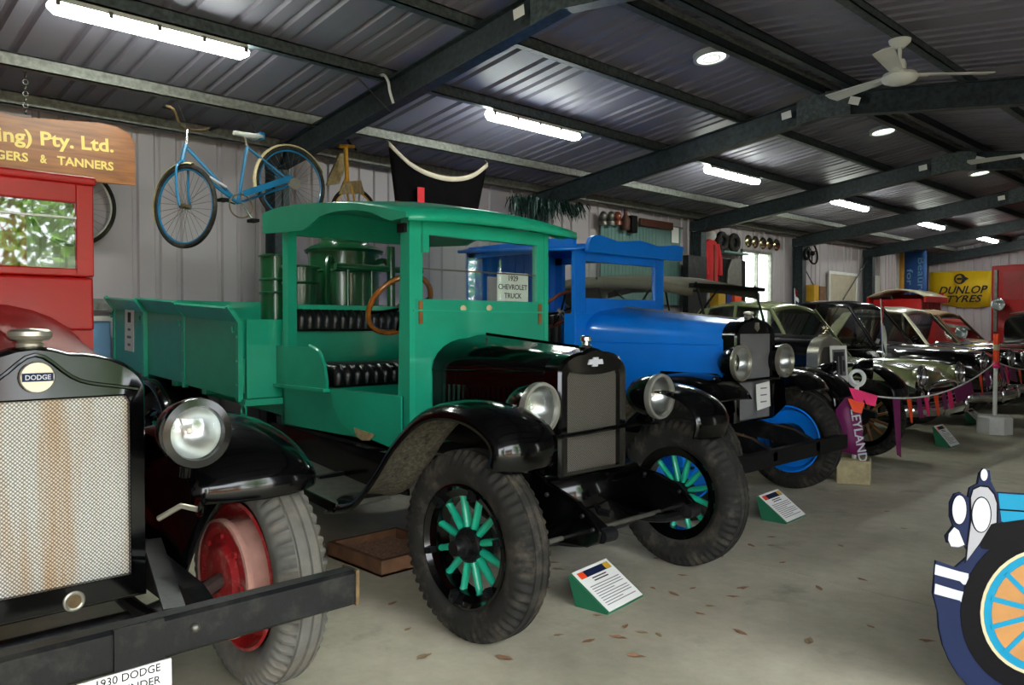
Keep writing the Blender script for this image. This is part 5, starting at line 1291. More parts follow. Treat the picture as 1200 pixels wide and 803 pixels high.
# ------------------------------------------------------------------ bicycles hung by the wall
BX = -6.2
def bx_(px, py, dx=0): return ax(px, py, BX) + Vector((dx, 0, 0))
def bike_wheel(t, c, nrm, R=.335, rimm='bike_blue', guard=None, garc=None, name='tyre'):
    c = V(c); nrm = V(nrm).normalized()
    ty = MB().ring(c, nrm, R, .019, 56, 8).build(name, 'tyre_rubber', t)
    MB().ring(c, nrm, R-.022, .009, 56, 6).build('rim', rimm, ty)
    a = nrm.orthogonal().normalized(); b = nrm.cross(a)
    for k in range(28):
        q = 2*math.pi*k/28; d = a*math.cos(q)+b*math.sin(q); e = a*math.cos(q+.5*(1 if k%2 else -1))+b*math.sin(q+.5*(1 if k%2 else -1))
        MB().cyl(c+nrm*(.02 if k%4<2 else -.02)+e*.018, c+d*(R-.025), .0016, n=4, caps=False).build('spoke', 'steel_dull', ty, 0)
    MB().cyl(c-nrm*.045, c+nrm*.045, .02, n=12).build('hub', 'bike_rust', ty)
    return ty
bk = thing('bicycle', 'old blue bicycle with cream mudguards hung from the roof by the wall', 'bicycle', (BX, 3.2, 2.0))
fh, rh, bb = bx_(217,242), bx_(341,216.5), bx_(279,238)
st_top, hd_t, hd_b, seat = bx_(289.5,172), bx_(218,169), bx_(213.5,188), bx_(287,160)
fn = Vector((.36,-.93,0))                        # front wheel turned
bike_wheel(bk, fh, fn, .308); bike_wheel(bk, rh, (1,0,0), .308)
def tb(pts, r, m, nm): return MB().tube(smoothpath(pts,4) if len(pts) > 2 else pts, r, 8).build(nm, m, bk)
tb([hd_t+Vector((0,.01,-.03)), bb+Vector((0,-.04,.04))], .014, 'bike_blue', 'top_tube'); tb([hd_b, bb], .015, 'bike_blue', 'down_tube'); tb([st_top, bb], .014, 'bike_blue', 'seat_tube')
for s in (-1,1):
    o = Vector((s*.05,0,0)); tb([st_top, rh+o], .009, 'bike_blue', 'seat_stay'); tb([bb, rh+o], .010, 'bike_blue', 'chain_stay')
    of = fn*s*.055; tb([hd_b, hd_b+of+Vector((0,0,-.06)), fh+of+Vector((0,-.02,.12)), fh+of], .010, 'bike_blue', 'fork_blade')
tb([hd_t, hd_b], .018, 'bike_blue', 'head_tube'); tb([hd_t, bx_(220,151)], .011, 'chrome', 'stem')
sp_ = bx_(220,151)
def bh(px, py, dx): return ax(px, py, BX+dx)
tb([bh(191,124,.12), bh(203,128,.16), bh(211,146,.06), sp_, bh(234,153,-.05), bh(247,150,-.08), bh(256,148,-.10)], .011, 'bike_rust', 'handlebar')
tb([bh(191,124,.12), bh(201,126.5,.155)], .016, 'black_dull', 'grip'); tb([bh(245,151,-.078), bh(256,148,-.10)], .016, 'black_dull', 'grip')
tb([st_top, seat], .011, 'chrome', 'seat_post')
sl = MB()
secs = []
for u, w_, h_ in ((0,.025,.03),(.3,.03,.035),(.6,.06,.04),(.85,.085,.04),(1,.07,.03)):
    c = lerp(bx_(274,157), bx_(305,163), u); secs.append([c+Vector((w_*math.cos(a), 0, h_*.6*math.sin(a)+.01)) for a in [2*math.pi*i/10 for i in range(10)]])
sd = sl.loft(secs).build('saddle', 'white_paint', bk); MB().box(BX-.06,BX+.06,bx_(303,160).y-.02,bx_(303,160).y+.03,bx_(303,163).z-.01,bx_(303,163).z+.05).build('saddle_back', 'bike_blue', sd, 0, bevel=.01)
# mudguards: arcs over the wheels
def guard(c, nrm, R, a0, a1, m):
    nrm = V(nrm).normalized(); side = Vector((0,0,1)).cross(nrm).normalized(); rows = []
    for k in range(17):
        q = math.radians(lerp(a0,a1,k/16)); d = side*math.cos(q)+Vector((0,0,1))*math.sin(q)
        rows.append([V(c)+d*(R-.004*abs(j)**2)+nrm*.012*j for j in (-2,-1,0,1,2)])
    MB().loft(rows, closed=False).build('mudguard', m, bk, 50, solid=.002)
guard(rh, (1,0,0), .342, 25, 200, 'bike_cream'); guard(fh, fn, .342, 75, 200, 'bike_cream')
MB().ring(bb+Vector((.05,0,-.03)), (1,0,0), .095, .006, 32, 6).build('chainring', 'bike_rust', bk)
for d in (1,-1):
    e = bb + Vector((.06*d, .10*d, -.14*d if d > 0 else .02)); tb([bb+Vector((.06*d,0,0)), e], .008, 'chrome', 'crank_arm'); MB().box(e.x-.05,e.x+.05,e.y-.03,e.y+.03,e.z-.012,e.z+.012).build('pedal', 'black_dull', bk, 0)
MB().beam(bb+Vector((.06,.02,.07)), rh+Vector((.06,-.02,.05)), .012, .05).build('chain_guard', 'bike_blue', bk, 0)
MB().cyl(rh+Vector((.03,0,0)), rh+Vector((.07,0,0)), .05, n=20).build('sprocket', 'nickel', bk)
tb([lerp(hd_b,bb,.45)+Vector((.03,0,.02)), lerp(hd_b,bb,.75)+Vector((.03,0,.04))], .012, 'cut_white', 'pump')
for p, zt in ((sp_, None), (bx_(303,163), None)):
    MB().tube([p, Vector((-6.42, p.y, roof_z(-6.42)-.11))], .003, 5).build('hanging_wire', 'steel_dull', bk)
# yellow bicycle seen end-on
BX = -6.86
yk = thing('bicycle', 'small yellow bicycle with wicker seat hung above the green truck', 'bicycle', (BX, 4.35, 2.1))
yc_ = bx_(415,252)
bike_wheel(yk, yc_, (1,0,0), .26, 'bike_yellow')
def ty_(pts, r, m, nm): return MB().tube(smoothpath(pts,4) if len(pts) > 2 else pts, r, 8).build(nm, m, yk)
ty_([bx_(405,170), bx_(407,214)], .022, 'bike_yellow', 'head_post'); ty_([bx_(397,171), bx_(415,172)], .018, 'bike_yellow', 'cross_bar')
for s in (-1,1): ty_([bx_(407,214), bx_(409,220,.05*s), yc_+Vector((.05*s,0,0))], .010, 'bike_yellow', 'fork_blade')
ty_([bx_(407,205), bx_(398,240,-.1)], .014, 'bike_yellow', 'frame_tube')
MB().prism([(p.y,p.z) for p in (bx_(389,216),bx_(391,208),bx_(404,178),bx_(408,178),bx_(409,200),bx_(403,214))], 'x', BX-.12, BX-.09).build('wicker_panel', 'wicker', yk, 0)
MB().prism([(p.y,p.z) for p in (bx_(395,228),bx_(400,214),bx_(420,212),bx_(424,228))], 'x', BX+.03, BX+.05).build('mud_flap', 'wicker', yk, 0)
ty_([bx_(402,166,.1), bx_(408,166), bx_(424,174,-.1)], .010, 'black_dull', 'handlebar')
for a_, b_ in (((400,165),(398,138)), ((423,172),(421,145))): MB().tube([bx_(*a_), Vector((-6.45, bx_(*a_).y, roof_z(-6.45)-.112))], .003, 5).build('hanging_wire', 'steel_dull', yk)
# spare bicycle wheel, mostly behind the red cab
wk = thing('bicycle_wheel', 'bicycle wheel with pale rim hung on the wall behind the red cab', 'wheel', (WX+.10, 1.85, 1.95))
wc = ax(84,240,WX+.10); bike_wheel(wk, wc, (1,0,0), .325, 'white_paint')
MB().tube([(WX-.005, wc.y, wc.z+.285), (WX+.13, wc.y, wc.z+.285), (WX+.15, wc.y, wc.z+.31)], .008, 6).build('wall_hook', 'steel_dull', wk)
# ------------------------------------------------------------------ black flag hung from the purlin
fx = -6.36
fl = thing('hanging_flag', 'black cloth flag with cream hem and red cross hung under the roof', 'flag', (fx, 5.0, 2.2))
tp = smoothpath([ax(455,166,fx), ax(480,190,fx), ax(505,203,fx), ax(530,208,fx), ax(553,204,fx), ax(571,191,fx)], 4)
bot = [Vector((fx+.03*math.sin(i*.9), lerp(ax(463,260,fx).y, ax(560,262,fx).y, i/(len(tp)-1)), 2.35)) for i in range(len(tp))]
rows = [[lerp(a, b, t) + Vector((.035*math.sin(i*1.1+t*2)*t,0,0)) for i, (a, b) in enumerate(zip(tp, bot))] for t in (0,.1,.25,.4,.55,.7,.85,1)]
MB().loft(rows, closed=False).build('cloth', 'black_cloth', fl, 60, solid=.004)
MB().loft([[p+Vector((.006,0,.005)) for p in tp], [p+Vector((.008,0,-.045)) for p in tp]], closed=False).build('hem', 'cream_cloth', fl, 60, solid=.004)
r0 = ax(492,222,fx+.03); MB().box(fx+.035,fx+.04,r0.y-.035,r0.y+.05,2.36,r0.z+.02).build('red_cross_upright', 'red_cloth', fl, 0)
r1 = ax(540,239,fx+.03); MB().box(fx+.035,fx+.041,r0.y-.3,r1.y,r1.z-.18,r1.z-.06).build('red_cross_bar', 'red_cloth', fl, 0)
for p in (tp[0], tp[-1]): MB().tube([p, Vector((-6.44, p.y+.02, roof_z(-6.44)-.10))], .004, 5).build('cord', 'cream_cloth', fl)
# ------------------------------------------------------------------ tinsel garland
tn = MB(); R_ = random.Random(3)
a, b = ax(598,229,-6.7), ax(682,241,-6.7)
for k in range(520):
    u = R_.random(); p = lerp(a, b, u) + Vector((R_.uniform(-.1,.1), R_.uniform(-.03,.03), R_.uniform(-.035,.025)))
    ln = R_.uniform(.12,.34)*(1.0 if u < .6 else .75); dr = Vector((R_.uniform(-.25,.25), R_.uniform(-.35,.35)+(.5 if u > .6 else 0), -1)).normalized()
    w_ = Vector((R_.uniform(-1,1),R_.uniform(-1,1),0)).normalized()*.006
    q = p + dr*ln*.5 + Vector((R_.uniform(-.02,.02),R_.uniform(-.02,.02),0)); e = p + dr*ln
    tn.add([p-w_,p+w_,q+w_,q-w_,e], [(0,1,2,3),(3,2,4)])
o = solo(tn, 'tinsel_garland', 'tinsel', 'dark green tinsel garland hanging under the rafter by the wall', 'garland', smooth=0); o['kind'] = 'stuff'
# ------------------------------------------------------------------ things on the left wall
wx = WX + .03
def wpt(px, py, off=.05): return ax(px, py, WX+off)
pa, pb = wpt(703,255), wpt(797,268)
tp_ = thing('tin_panel', 'greenish ribbed tin panel fixed to the wall above the blue truck', 'panel', (WX+.06, 9.6, 1.6))
y = pa.y
while y < pb.y - .02:
    MB().box(WX+.055, WX+.068, y, min(y+.075,pb.y), 1.65, pa.z).build('tin_strip', 'teal_tin', tp_, 0); y += .082
MB().box(WX+.05, WX+.09, pa.y-.03, pb.y+.03, pa.z, pa.z+.03).build('top_batten', 'galv_pale', tp_, 0)
def wall_thing(mb, name, m, label, cat, bevel=0, smooth=40): return solo(mb, name, m, label, cat, bevel=bevel, smooth=smooth)
p = wpt(733,270,.158); bo = MB().lathe([(.001,0),(.06,0),(.07,.02),(.07,.15),(.03,.22),(.028,.29),(.035,.30),(.001,.305)], (p.x,p.y,p.z), n=20); wall_thing(bo, 'brown_bottle', 'brown_leather', 'brown leather-covered bottle on the green tin panel', 'bottle')
p = wpt(741,273,.14); wall_thing(MB().box(p.x-.05,p.x+.05,p.y-.065,p.y+.065,p.z,p.z+.25), 'black_case', 'black_dull', 'narrow black case beside the brown bottle on the wall', 'case', bevel=.01)
a, b = wpt(750,257,.12), wpt(788,270,.12); wall_thing(MB().box(WX+.088,WX+.14,a.y,b.y,b.z,a.z+.02), 'wall_board', 'brown_leather', 'long dark brown board fixed along the green tin panel', 'board', bevel=.01)
a, b = wpt(789,266,.12), wpt(797,285,.12); wall_thing(MB().box(WX+.09,WX+.094,a.y,b.y,b.z,a.z), 'paper_sheet', 'paper', 'tall white paper pinned beside the steel column above the blue truck', 'paper', smooth=0)
for px, lab in ((707,'dark fuel lamp at the edge of the green tin panel'), (716,'small dark horn on the green tin panel'), (724,'brown tin standing beside the brown bottle on the wall')):
    p = wpt(px,264,.138); wall_thing(MB().lathe([(.001,0),(.06,0),(.06,.05),(.035,.07),(.05,.10),(.055,.15),(.03,.19),(.001,.20)], (p.x,p.y,p.z), n=16), 'small_lamp' if px < 720 else 'small_tin', 'steel_dull' if px < 720 else 'wood_rim_dark', lab, 'lamp' if px < 720 else 'tin')
# red overalls on a hanger
p = wpt(833,280,.125)
ov = thing('red_overalls', 'red overalls hanging on the wall beside the steel column', 'overalls', (p.x, p.y, p.z-.8))
def osec(z, hw, dep): return [(p.x+dep*math.sin(a), p.y+hw*math.cos(a), p.z+z) for a in [2*math.pi*i/12 for i in range(12)]]
MB().loft([osec(.0,.05,.03),osec(-.05,.16,.05),osec(-.15,.21,.07),osec(-.35,.20,.08),osec(-.60,.19,.07),osec(-.80,.20,.07)]).build('body', 'red_cloth', ov, 50)
for s in (-1,1): MB().tube([(p.x,p.y+s*.17,p.z-.08),(p.x+.02,p.y+s*.22,p.z-.3),(p.x+.04,p.y+s*.21,p.z-.6)], [.05,.055,.05], 10).build('sleeve', 'red_cloth', ov)
MB().box(p.x+.07,p.x+.085,p.y-.02,p.y+.02,p.z-.72,p.z-.1).build('zip', 'wood_rim_dark', ov, 0)
MB().sphere((p.x,p.y,p.z+.05), .09, 14, 10).build('white_cap', 'white_paint', ov)
MB().cyl((WX-.004,p.y,p.z-.02), (p.x,p.y,p.z-.02), .01, n=8).build('wall_peg', 'steel_dull', ov)
for px, lab in ((846,'dark tyre standing on the green shelf beside the red overalls'), (860.5,'dark tyre standing on the green shelf beside the hubcaps')):
    p = wpt(px,280,.10); p.z = wpt(843,294,.1).z + .168; t = thing('wall_tyre', lab, 'tyre', (p.x,p.y,p.z-.17), 'tyres on the green wall shelf')
    MB().ring(p, (1,0,0), .122, .047, 36, 10).build('casing', 'tyre_rubber', t); MB().lathe([(.10,-.02),(.07,.0),(.001,.01)], p, (1,0,0), 24).build('centre_plate', 'black_worn', t)
for i, (px, py) in enumerate(((877,284),(885,285),(894,286.5),(902,287),(910,288.5))):
    p = wpt(px,py-1.3,.008); wall_thing(MB().lathe([(.001,.05),(.045,.046),(.08,.032),(.105,.018),(.115,.0),(.11,-.006)], p, (1,0,0), 28), 'hubcap', 'hubcap_gold', 'shiny domed hubcap in the row above the bright window', 'hubcap')['group'] = 'hubcaps above the bright window'
a, b = wpt(843,294,.1), wpt(872,297,.1); wall_thing(MB().box(WX+.0,WX+.2,a.y,b.y,a.z-.03,a.z), 'wall_shelf', 'teal_tin', 'green wall shelf under the two dark tyres', 'shelf', smooth=0)
a = wpt(862,300,.1); mb = MB().prism([(a.y-.28,a.z-.62),(a.y-.26,a.z-.25),(a.y-.15,a.z-.07),(a.y+.0,a.z-.03),(a.y+.17,a.z-.03),(a.y+.19,a.z-.62)], 'x', WX+.07, WX+.12); wall_thing(mb, 'car_guard', 'steel_dull', 'grey metal car guard leaning under the green shelf', 'guard', bevel=.01)
a, b = wpt(843,300,.04), wpt(872,330,.04); wall_thing(MB().box(WX+.055,WX+.068,a.y,b.y,1.55,a.z-.04), 'dark_board', 'black_dull', 'dark board behind the grey car guard', 'board', smooth=0)
a = wpt(809,302,.1); wall_thing(MB().box(WX+.238,WX+.34,a.y-.42,a.y+.10,0,a.z), 'dark_cabinet', 'black_worn', 'tall dark cabinet standing against the steel column beside the red overalls', 'cabinet', smooth=0)
# steering wheel on the wall
p = wpt(952,297,.14); t = thing('wall_steering_wheel', 'black steering wheel hung on the wall beyond the bright window', 'steering wheel', (p.x,p.y,p.z-.22))
MB().ring(p, (1,0,.15), .21, .018, 36, 8).build('rim', 'black_dull', t)
for k in range(3):
    q = 2*math.pi*k/3+.4; MB().tube([p, p+Vector((0,math.cos(q)*.2,math.sin(q)*.2))], .012, 6).build('spoke', 'black_dull', t)
MB().sphere(p, .05, 12, 8).build('boss', 'black_dull', t); MB().cyl((WX-.004,p.y,p.z), (p.x,p.y,p.z), .012).build('wall_peg', 'steel_dull', t)
p = wpt(938,297,.266); p.y = 14.645; wall_thing(MB().ring((p.x,p.y,p.z), (1,0,0), .09, .03, 24, 8), 'small_tyre', 'black_dull', 'small black ring tyre hung beside the steering wheel', 'tyre')
# pinboard frame
a, b = wpt(972,321,.06), wpt(1002,352,.06)
t = thing('pinboard', 'pale framed pinboard on the wall beyond the steering wheel', 'board', (WX+.06,(a.y+b.y)/2,1.56))
MB().box(WX+.0,WX+.07,a.y,b.y,1.56,a.z).build('panel', 'cream_cloth', t, 0)
for q in ((a.y-.05,a.y,1.56,a.z),(b.y,b.y+.05,1.56,a.z),(a.y-.05,b.y+.05,a.z,a.z+.06)): MB().box(WX+.055,WX+.085,*q).build('frame_rail', 'white_paint', t, 0)
a, b = wpt(1017,322,.06), wpt(1031,350,.06); wall_thing(MB().box(WX+.0,WX+.06,a.y,b.y,1.56,a.z), 'white_board', 'white_paint', 'plain white board on the wall past the last column', 'board', smooth=0)
# tins and boxes on a ledge under the steering wheel / beside the window
BENCH = {832: wpt(832,361,.2).z-.006, 946: wpt(946,353,.2).z-.006}
def shelfbox(px, py, m, lab, w_=.14, h_=.2):
    p = wpt(px, py, .24); p.z = BENCH[832 if px < 900 else 946]; wall_thing(MB().box(p.x-.08,p.x+.08,p.y-w_/2,p.y+w_/2,p.z,p.z+h_).box(p.x-.085,p.x+.085,p.y-w_/2-.004,p.y+w_/2+.004,p.z+h_,p.z+h_+.02), 'storage_tin', m, lab, 'tin', smooth=0)
shelfbox(841,360,'amber','yellow oil tin on the bench behind the tourer',.22,.28); shelfbox(849.5,359,'flag_blue','blue oil tin beside the yellow tin behind the tourer',.14,.26); shelfbox(860,358,'orange_tape','orange oil tin beside the blue tin behind the tourer',.22,.30)
shelfbox(952,350,'amber','small yellow box on the ledge under the wall steering wheel',.2,.3); shelfbox(959.5,352,'wood_tray','brown box on the ledge under the wall steering wheel',.26,.28)
for px0, px1, py, lab in ((832,868,361,'long work bench by the wall behind the tourer'), (946,966,353,'wall ledge carrying small boxes beyond the window')):
    a, b = wpt(px0,py,.2), wpt(px1,py,.2); t = thing('wall_bench', lab, 'bench', (WX+.2,(a.y+b.y)/2,0))
    MB().box(WX+.072,WX+.40,a.y,b.y,a.z-.045,a.z-.006).build('top', 'wood_tray', t, 0)
    for yy in (a.y+.05, b.y-.05): MB().box(WX+.30,WX+.36,yy-.03,yy+.03,0,a.z-.045).build('leg', 'wood_tray', t, 0)
# pale blue box by the wall behind the green tray
t = thing('blue_crate', 'pale blue crate with red base by the wall behind the green tray', 'crate', (-7.13, 1.87, 0))
MB().box(-7.22,-7.08,1.55,2.19,.12,1.36).build('body', 'pale_blue', t, 0, bevel=.01); MB().box(-7.23,-7.06,1.53,2.21,1.36,1.40).build('lid', 'white_paint', t, 0); MB().box(-7.22,-7.08,1.55,2.19,0,.12).build('base', 'red_cloth', t, 0)
# ------------------------------------------------------------------ banners
by = BY - .045
a, b, c_, d_ = ay(1090,319,by), ay(1163,317,by), ay(1160,359,by), ay(1090,352,by)
t = thing('tyre_banner', 'yellow banner with bold black lettering on the back wall', 'banner', (lerp(a.x,b.x,.5), by, 1.7))
n_ = 12
MB().loft([[lerp(a,b,i/n_)+Vector((0,.015*math.sin(i*2),0)) for i in range(n_+1)], [lerp(d_,c_,i/n_)+Vector((0,.03*math.sin(i*1.7),-.10*math.sin(math.pi*i/n_))) for i in range(n_+1)]], closed=False).build('cloth', 'banner_yellow', t, 60, solid=.004)
w_ = b.x-a.x; mx = lambda u: lerp(a.x,b.x,u)
def on_ban(u, v): return (mx(u), by-.045, lerp(lerp(d_.z,c_.z,u), lerp(a.z,b.z,u), v))
fit_text('DUNLOP', w_*.78, .19, .02, .3).xf(frame(on_ban(.55,.42), (1,0,.0), (0,0,1))).build('lettering', 'ink', t, 0)
fit_text('TYRES', w_*.56, .17, .02, .3).xf(frame(on_ban(.58,.15), (1,0,.0), (0,0,1))).build('lettering', 'ink', t, 0)
lc = Vector(on_ban(.50,.76))
MB().ring(lc, (0,1,0), .11, .018, 28, 6).build('emblem_ring', 'ink', t)
MB().prism([(lc.x+.03,lc.z-.09),(lc.x+.20,lc.z),(lc.x+.03,lc.z+.09),(lc.x+.07,lc.z)], 'y', lc.y-.02, lc.y-.005).build('emblem_arrow', 'ink', t, 0)
MB().box(lc.x-.06,lc.x+.06,lc.y-.02,lc.y-.005,lc.z-.025,lc.z+.025).build('emblem_bar', 'ink', t, 0)
yb2 = 18.95
a, b = ay(1050,296,yb2), ay(1086,294,yb2)
t = thing('tyre_banner', 'blue and orange vertical banner with pale sideways lettering near the corner', 'banner', (lerp(a.x,b.x,.5), yb2, 1.3))
bz0, bz1 = 1.35, a.z
bw = b.x-a.x
def pan(u0,u1,m,nm): MB().loft([[(a.x+bw*lerp(u0,u1,i/4), yb2+.012*math.sin(i*1.5+u0*9), bz1) for i in range(5)], [(a.x+bw*lerp(u0,u1,i/4), yb2+.03*math.sin(i*1.5+u0*9), bz0) for i in range(5)]], closed=False).build(nm, m, t, 60, solid=.004)
pan(0,.12,'paper','edge_strip'); pan(.11,.28,'banner_orange','orange_strip'); pan(.28,1.0,'banner_blue','blue_panel')
fit_text('Beaurepaires', 1.55, .19, .01).xf(frame((a.x+bw*.82, yb2-.05, bz1-.93), (0,0,-1), (1,0,0))).build('lettering', 'pale_blue', t, 0)
fit_text('for tyres', 1.05, .17, .01).xf(frame((a.x+bw*.46, yb2-.05, bz1-.92), (0,0,-1), (1,0,0))).build('lettering', 'pale_blue', t, 0)
MB().cyl((a.x-.05,yb2,bz1+.015),(b.x+.05,yb2,bz1+.015),.015).build('top_pole', 'galv', t)
for x in (a.x+.1, b.x-.1): MB().tube([(x,yb2,bz1+.02),(x,yb2,roof_z(x)-.02)], .004, 5).build('cord', 'cream_cloth', t)
# ------------------------------------------------------------------ rope barrier
P1 = Vector((-2.80,6.72,0)); P2 = Vector((-2.88,11.02,0)); P3 = Vector((-2.9,15.5,0))
po = thing('barrier_post', 'white barrier post wrapped in purple ribbon on a square timber block', 'post', P1)
MB().box(P1.x-.13,P1.x+.13,P1.y-.13,P1.y+.13,0,.20).xf(Matrix.Translation(P1)@Matrix.Rotation(.35,4,'Z')@Matrix.Translation(-P1)).build('timber_block', 'wood_block', po, 0, bevel=.012)
tip1 = Vector((P1.x+.02,P1.y+.0,.86))
MB().cyl((P1.x,P1.y,.2), tip1, .018).build('pipe', 'white_paint', po)
MB().ring(tip1+Vector((0,0,.02)), (.72,-.69,0), .062, .016, 24, 8).ring(tip1+Vector((.01,-.02,.03)), (.72,-.5,.3), .058, .013, 24, 8).build('rope_coil', 'white_plastic', po)
# purple ribbon with lettering, folded round the post
fd = Vector((.72,-.69,0)); rt = Vector((.69,.72,0))
def pp(u, v, off=.03): return P1 + rt*u + fd*off + Vector((0,0,v))
MB().loft([[pp(-.09,.72), pp(-.01,.74,.05), pp(.05,.74)], [pp(-.17,.62), pp(-.03,.62,.06), pp(.04,.62)], [pp(-.17,.50), pp(-.04,.5,.07), pp(.05,.5)], [pp(-.10,.36), pp(-.02,.36,.07), pp(.06,.36)], [pp(-.12,.26), pp(-.01,.24,.06), pp(.09,.23)]], closed=False).build('purple_ribbon', 'purple_tape', po, 60, solid=.003)
fit_text('LEYLAND', .44, .075, .015).xf(frame(pp(.0,.41,.095), (.15,.06,-1), tuple(rt))).build('ribbon_lettering', 'cut_white', po, 0)
for k, (u, v, m_) in enumerate(((-.02,.76,'pink_tape'),(.08,.73,'pink_tape'),(-.03,.67,'orange_tape'))):
    MB().add([pp(u-.07,v+.05,.09), pp(u+.07,v+.01,.10), pp(u+.05,v-.08,.09), pp(u-.03,v-.06,.11)], [(0,1,2,3)]).build('tied_pennant', m_, po, 0, solid=.003)
po2 = thing('barrier_post', 'white barrier post with orange tape top on a white octagonal base', 'post', P2)
MB().lathe([(.001,0),(.20,0),(.20,.20),(.18,.22),(.001,.22)], P2, n=8).build('base', 'white_paint', po2, 0)
tip2 = Vector((P2.x,P2.y+.05,1.22))
lean = lambda z: lerp(Vector((P2.x,P2.y,.2)), tip2, (z-.2)/1.02)
MB().cyl(lean(.2), lean(.86), .024).build('pipe', 'white_paint', po2); MB().cyl(lean(.86), tip2, .034).build('orange_tape', 'orange_tape', po2)
MB().cyl(lean(1.02), lean(1.09), .0355).build('reflective_band', 'cut_cream', po2); MB().sphere(lean(.84), .05, 10, 8).build('pink_knot', 'pink_tape', po2)
def rope(p, q, sag, n=24): return [lerp(p,q,i/n) + Vector((0,0,-4*sag*(i/n)*(1-i/n))) for i in range(n+1)]
bn = thing('bunting_rope', 'barrier rope with pink, orange and purple bunting between two white posts', 'bunting', lerp(P1,P2,.5))
A1, A2 = tip1+Vector((0,0,-.10)), lean(.88)
rp_ = rope(A1, A2, .20)
MB().tube(rp_, .008, 6).build('rope', 'white_plastic', bn)
def at(u, r=rp_):
    f_ = u*(len(r)-1); i = min(int(f_), len(r)-2); return lerp(r[i], r[i+1], f_-i)
def pennant(parent, r, u, w_, h_, m_, rect=False, nm='pennant', lab=None):
    p0, p1 = at(u-w_/2/((r[-1]-r[0]).length), r), at(u+w_/2/((r[-1]-r[0]).length), r); dn = Vector((.03,0,-h_))
    if rect: vs = [p0,p1,p1+dn,p0+dn]
    else: vs = [p0,p1,lerp(p0,p1,.7)+dn*.95,lerp(p0,p1,.5)+dn,lerp(p0,p1,.3)+dn*.95]
    MB().add(vs, [tuple(range(len(vs)))]).build(nm, m_, parent, 0, solid=.003)
o_ = at(.20); 
MB().add([at(.19),at(.235),at(.225)+Vector((.03,0,-.55)),at(.20)+Vector((.03,0,-.52))], [(0,1,2,3)]).build('purple_strip', 'purple_tape', bn, 0, solid=.003)
for u, w2, h2, m_, rc in ((.29,.13,.24,'orange_tape',0),(.355,.13,.20,'purple_tape',1),(.405,.13,.20,'pink_tape',0),(.475,.15,.22,'orange_tape',0),(.53,.12,.18,'purple_tape',1),(.575,.14,.19,'pink_tape',1),(.66,.42,.16,'purple_tape',1),(.72,.36,.15,'purple_tape',1),(.84,.12,.22,'orange_tape',0),(.90,.14,.20,'purple_tape',1)):
    pennant(bn, rp_, u, w2, h2, m_, rc)
bn2 = thing('bunting_rope', 'bunting rope running on past the post with the orange top', 'bunting', lerp(P2,P3,.5))
r2 = rope(lean(.88), Vector((P3.x,P3.y,.95)), .2); MB().tube(r2, .008, 6).build('rope', 'white_plastic', bn2)
for u, w2, h2, m_, rc in ((.05,.14,.2,'purple_tape',1),(.10,.14,.24,'pink_tape',0),(.16,.3,.18,'purple_tape',1),(.24,.14,.2,'orange_tape',0),(.32,.14,.2,'pink_tape',0)): pennant(bn2, r2, u, w2, h2, m_, rc)
po3 = thing('barrier_post', 'white barrier post at the far end of the bunting', 'post', P3)
MB().lathe([(.001,0),(.20,0),(.20,.20),(.18,.22),(.001,.22)], P3, n=8).build('base', 'white_paint', po3, 0); MB().cyl((P3.x,P3.y,.2),(P3.x,P3.y,1.2),.024).build('pipe', 'white_paint', po3)
# ------------------------------------------------------------------ information stands on the floor
def stand(c, yaw, label, w_=.30, h_=.24, tilt=38, detail=True):
    t = thing('information_stand', label, 'sign', c, 'information stands on the floor')
    M = Matrix.Translation(c) @ Matrix.Rotation(yaw, 4, 'Z')
    hz = h_*math.sin(math.radians(tilt)); hx_ = h_*math.cos(math.radians(tilt))
    # wedge stand: face rises away from the viewer (local -x)
    MB().prism([(0,0),(0,.012),(-hx_,hz+.008),(-hx_-.012,hz),(-hx_+.03,0)], 'y', -w_/2-.01, w_/2+.01).xf(M).build('wedge', 'sign_green', t, 0)
    F_ = M @ frame((-hx_/2+.002, 0, hz/2+.0135), (0,1,0), (-hx_,0,hz))
    MB().box(-w_/2,w_/2,-h_/2,h_/2,-.002,.002).xf(F_).build('sheet', 'paper', t, 0)
    if detail:
        MB().box(-w_*.44,w_*.44,h_*.29,h_*.44,.002,.0028).xf(F_).build('printed_header', 'navy_paint', t, 0)
        for s in (-1,1): MB().box(s*w_*.36-w_*.08,s*w_*.36+w_*.08,h_*.295,h_*.435,.0028,.0034).xf(F_).build('header_picture', 'amber' if s > 0 else 'orange_tape', t, 0)
        for k in range(2): MB().box(-w_*.2,w_*.2,h_*(.22-.06*k),h_*(.245-.06*k),.002,.0028).xf(F_).build('printed_line', 'ink', t, 0)
        for k in range(9):
            q = h_*(.08-.057*k); MB().box(-w_*.42,w_*(.42 if k % 4 != 3 else .1),q-.0022,q+.0022,.002,.0026).xf(F_).build('printed_line', 'ink_grey', t, 0)
stand((-2.30,2.97,0), .12, 'information sheet on a green stand in front of the green truck', .30, .25, 33)
stand((-2.52,5.12,0), .06, 'information sheet on a green stand in front of the blue truck', .30, .25, 36)
stand((-2.86,9.5,0), .0, 'information stand on the floor in front of the sage saloon', .28, .27, 50)
q = az(1152,497); stand((q.x,q.y,0), .0, 'pale information stand behind the octagonal post base', .28, .25, 45)
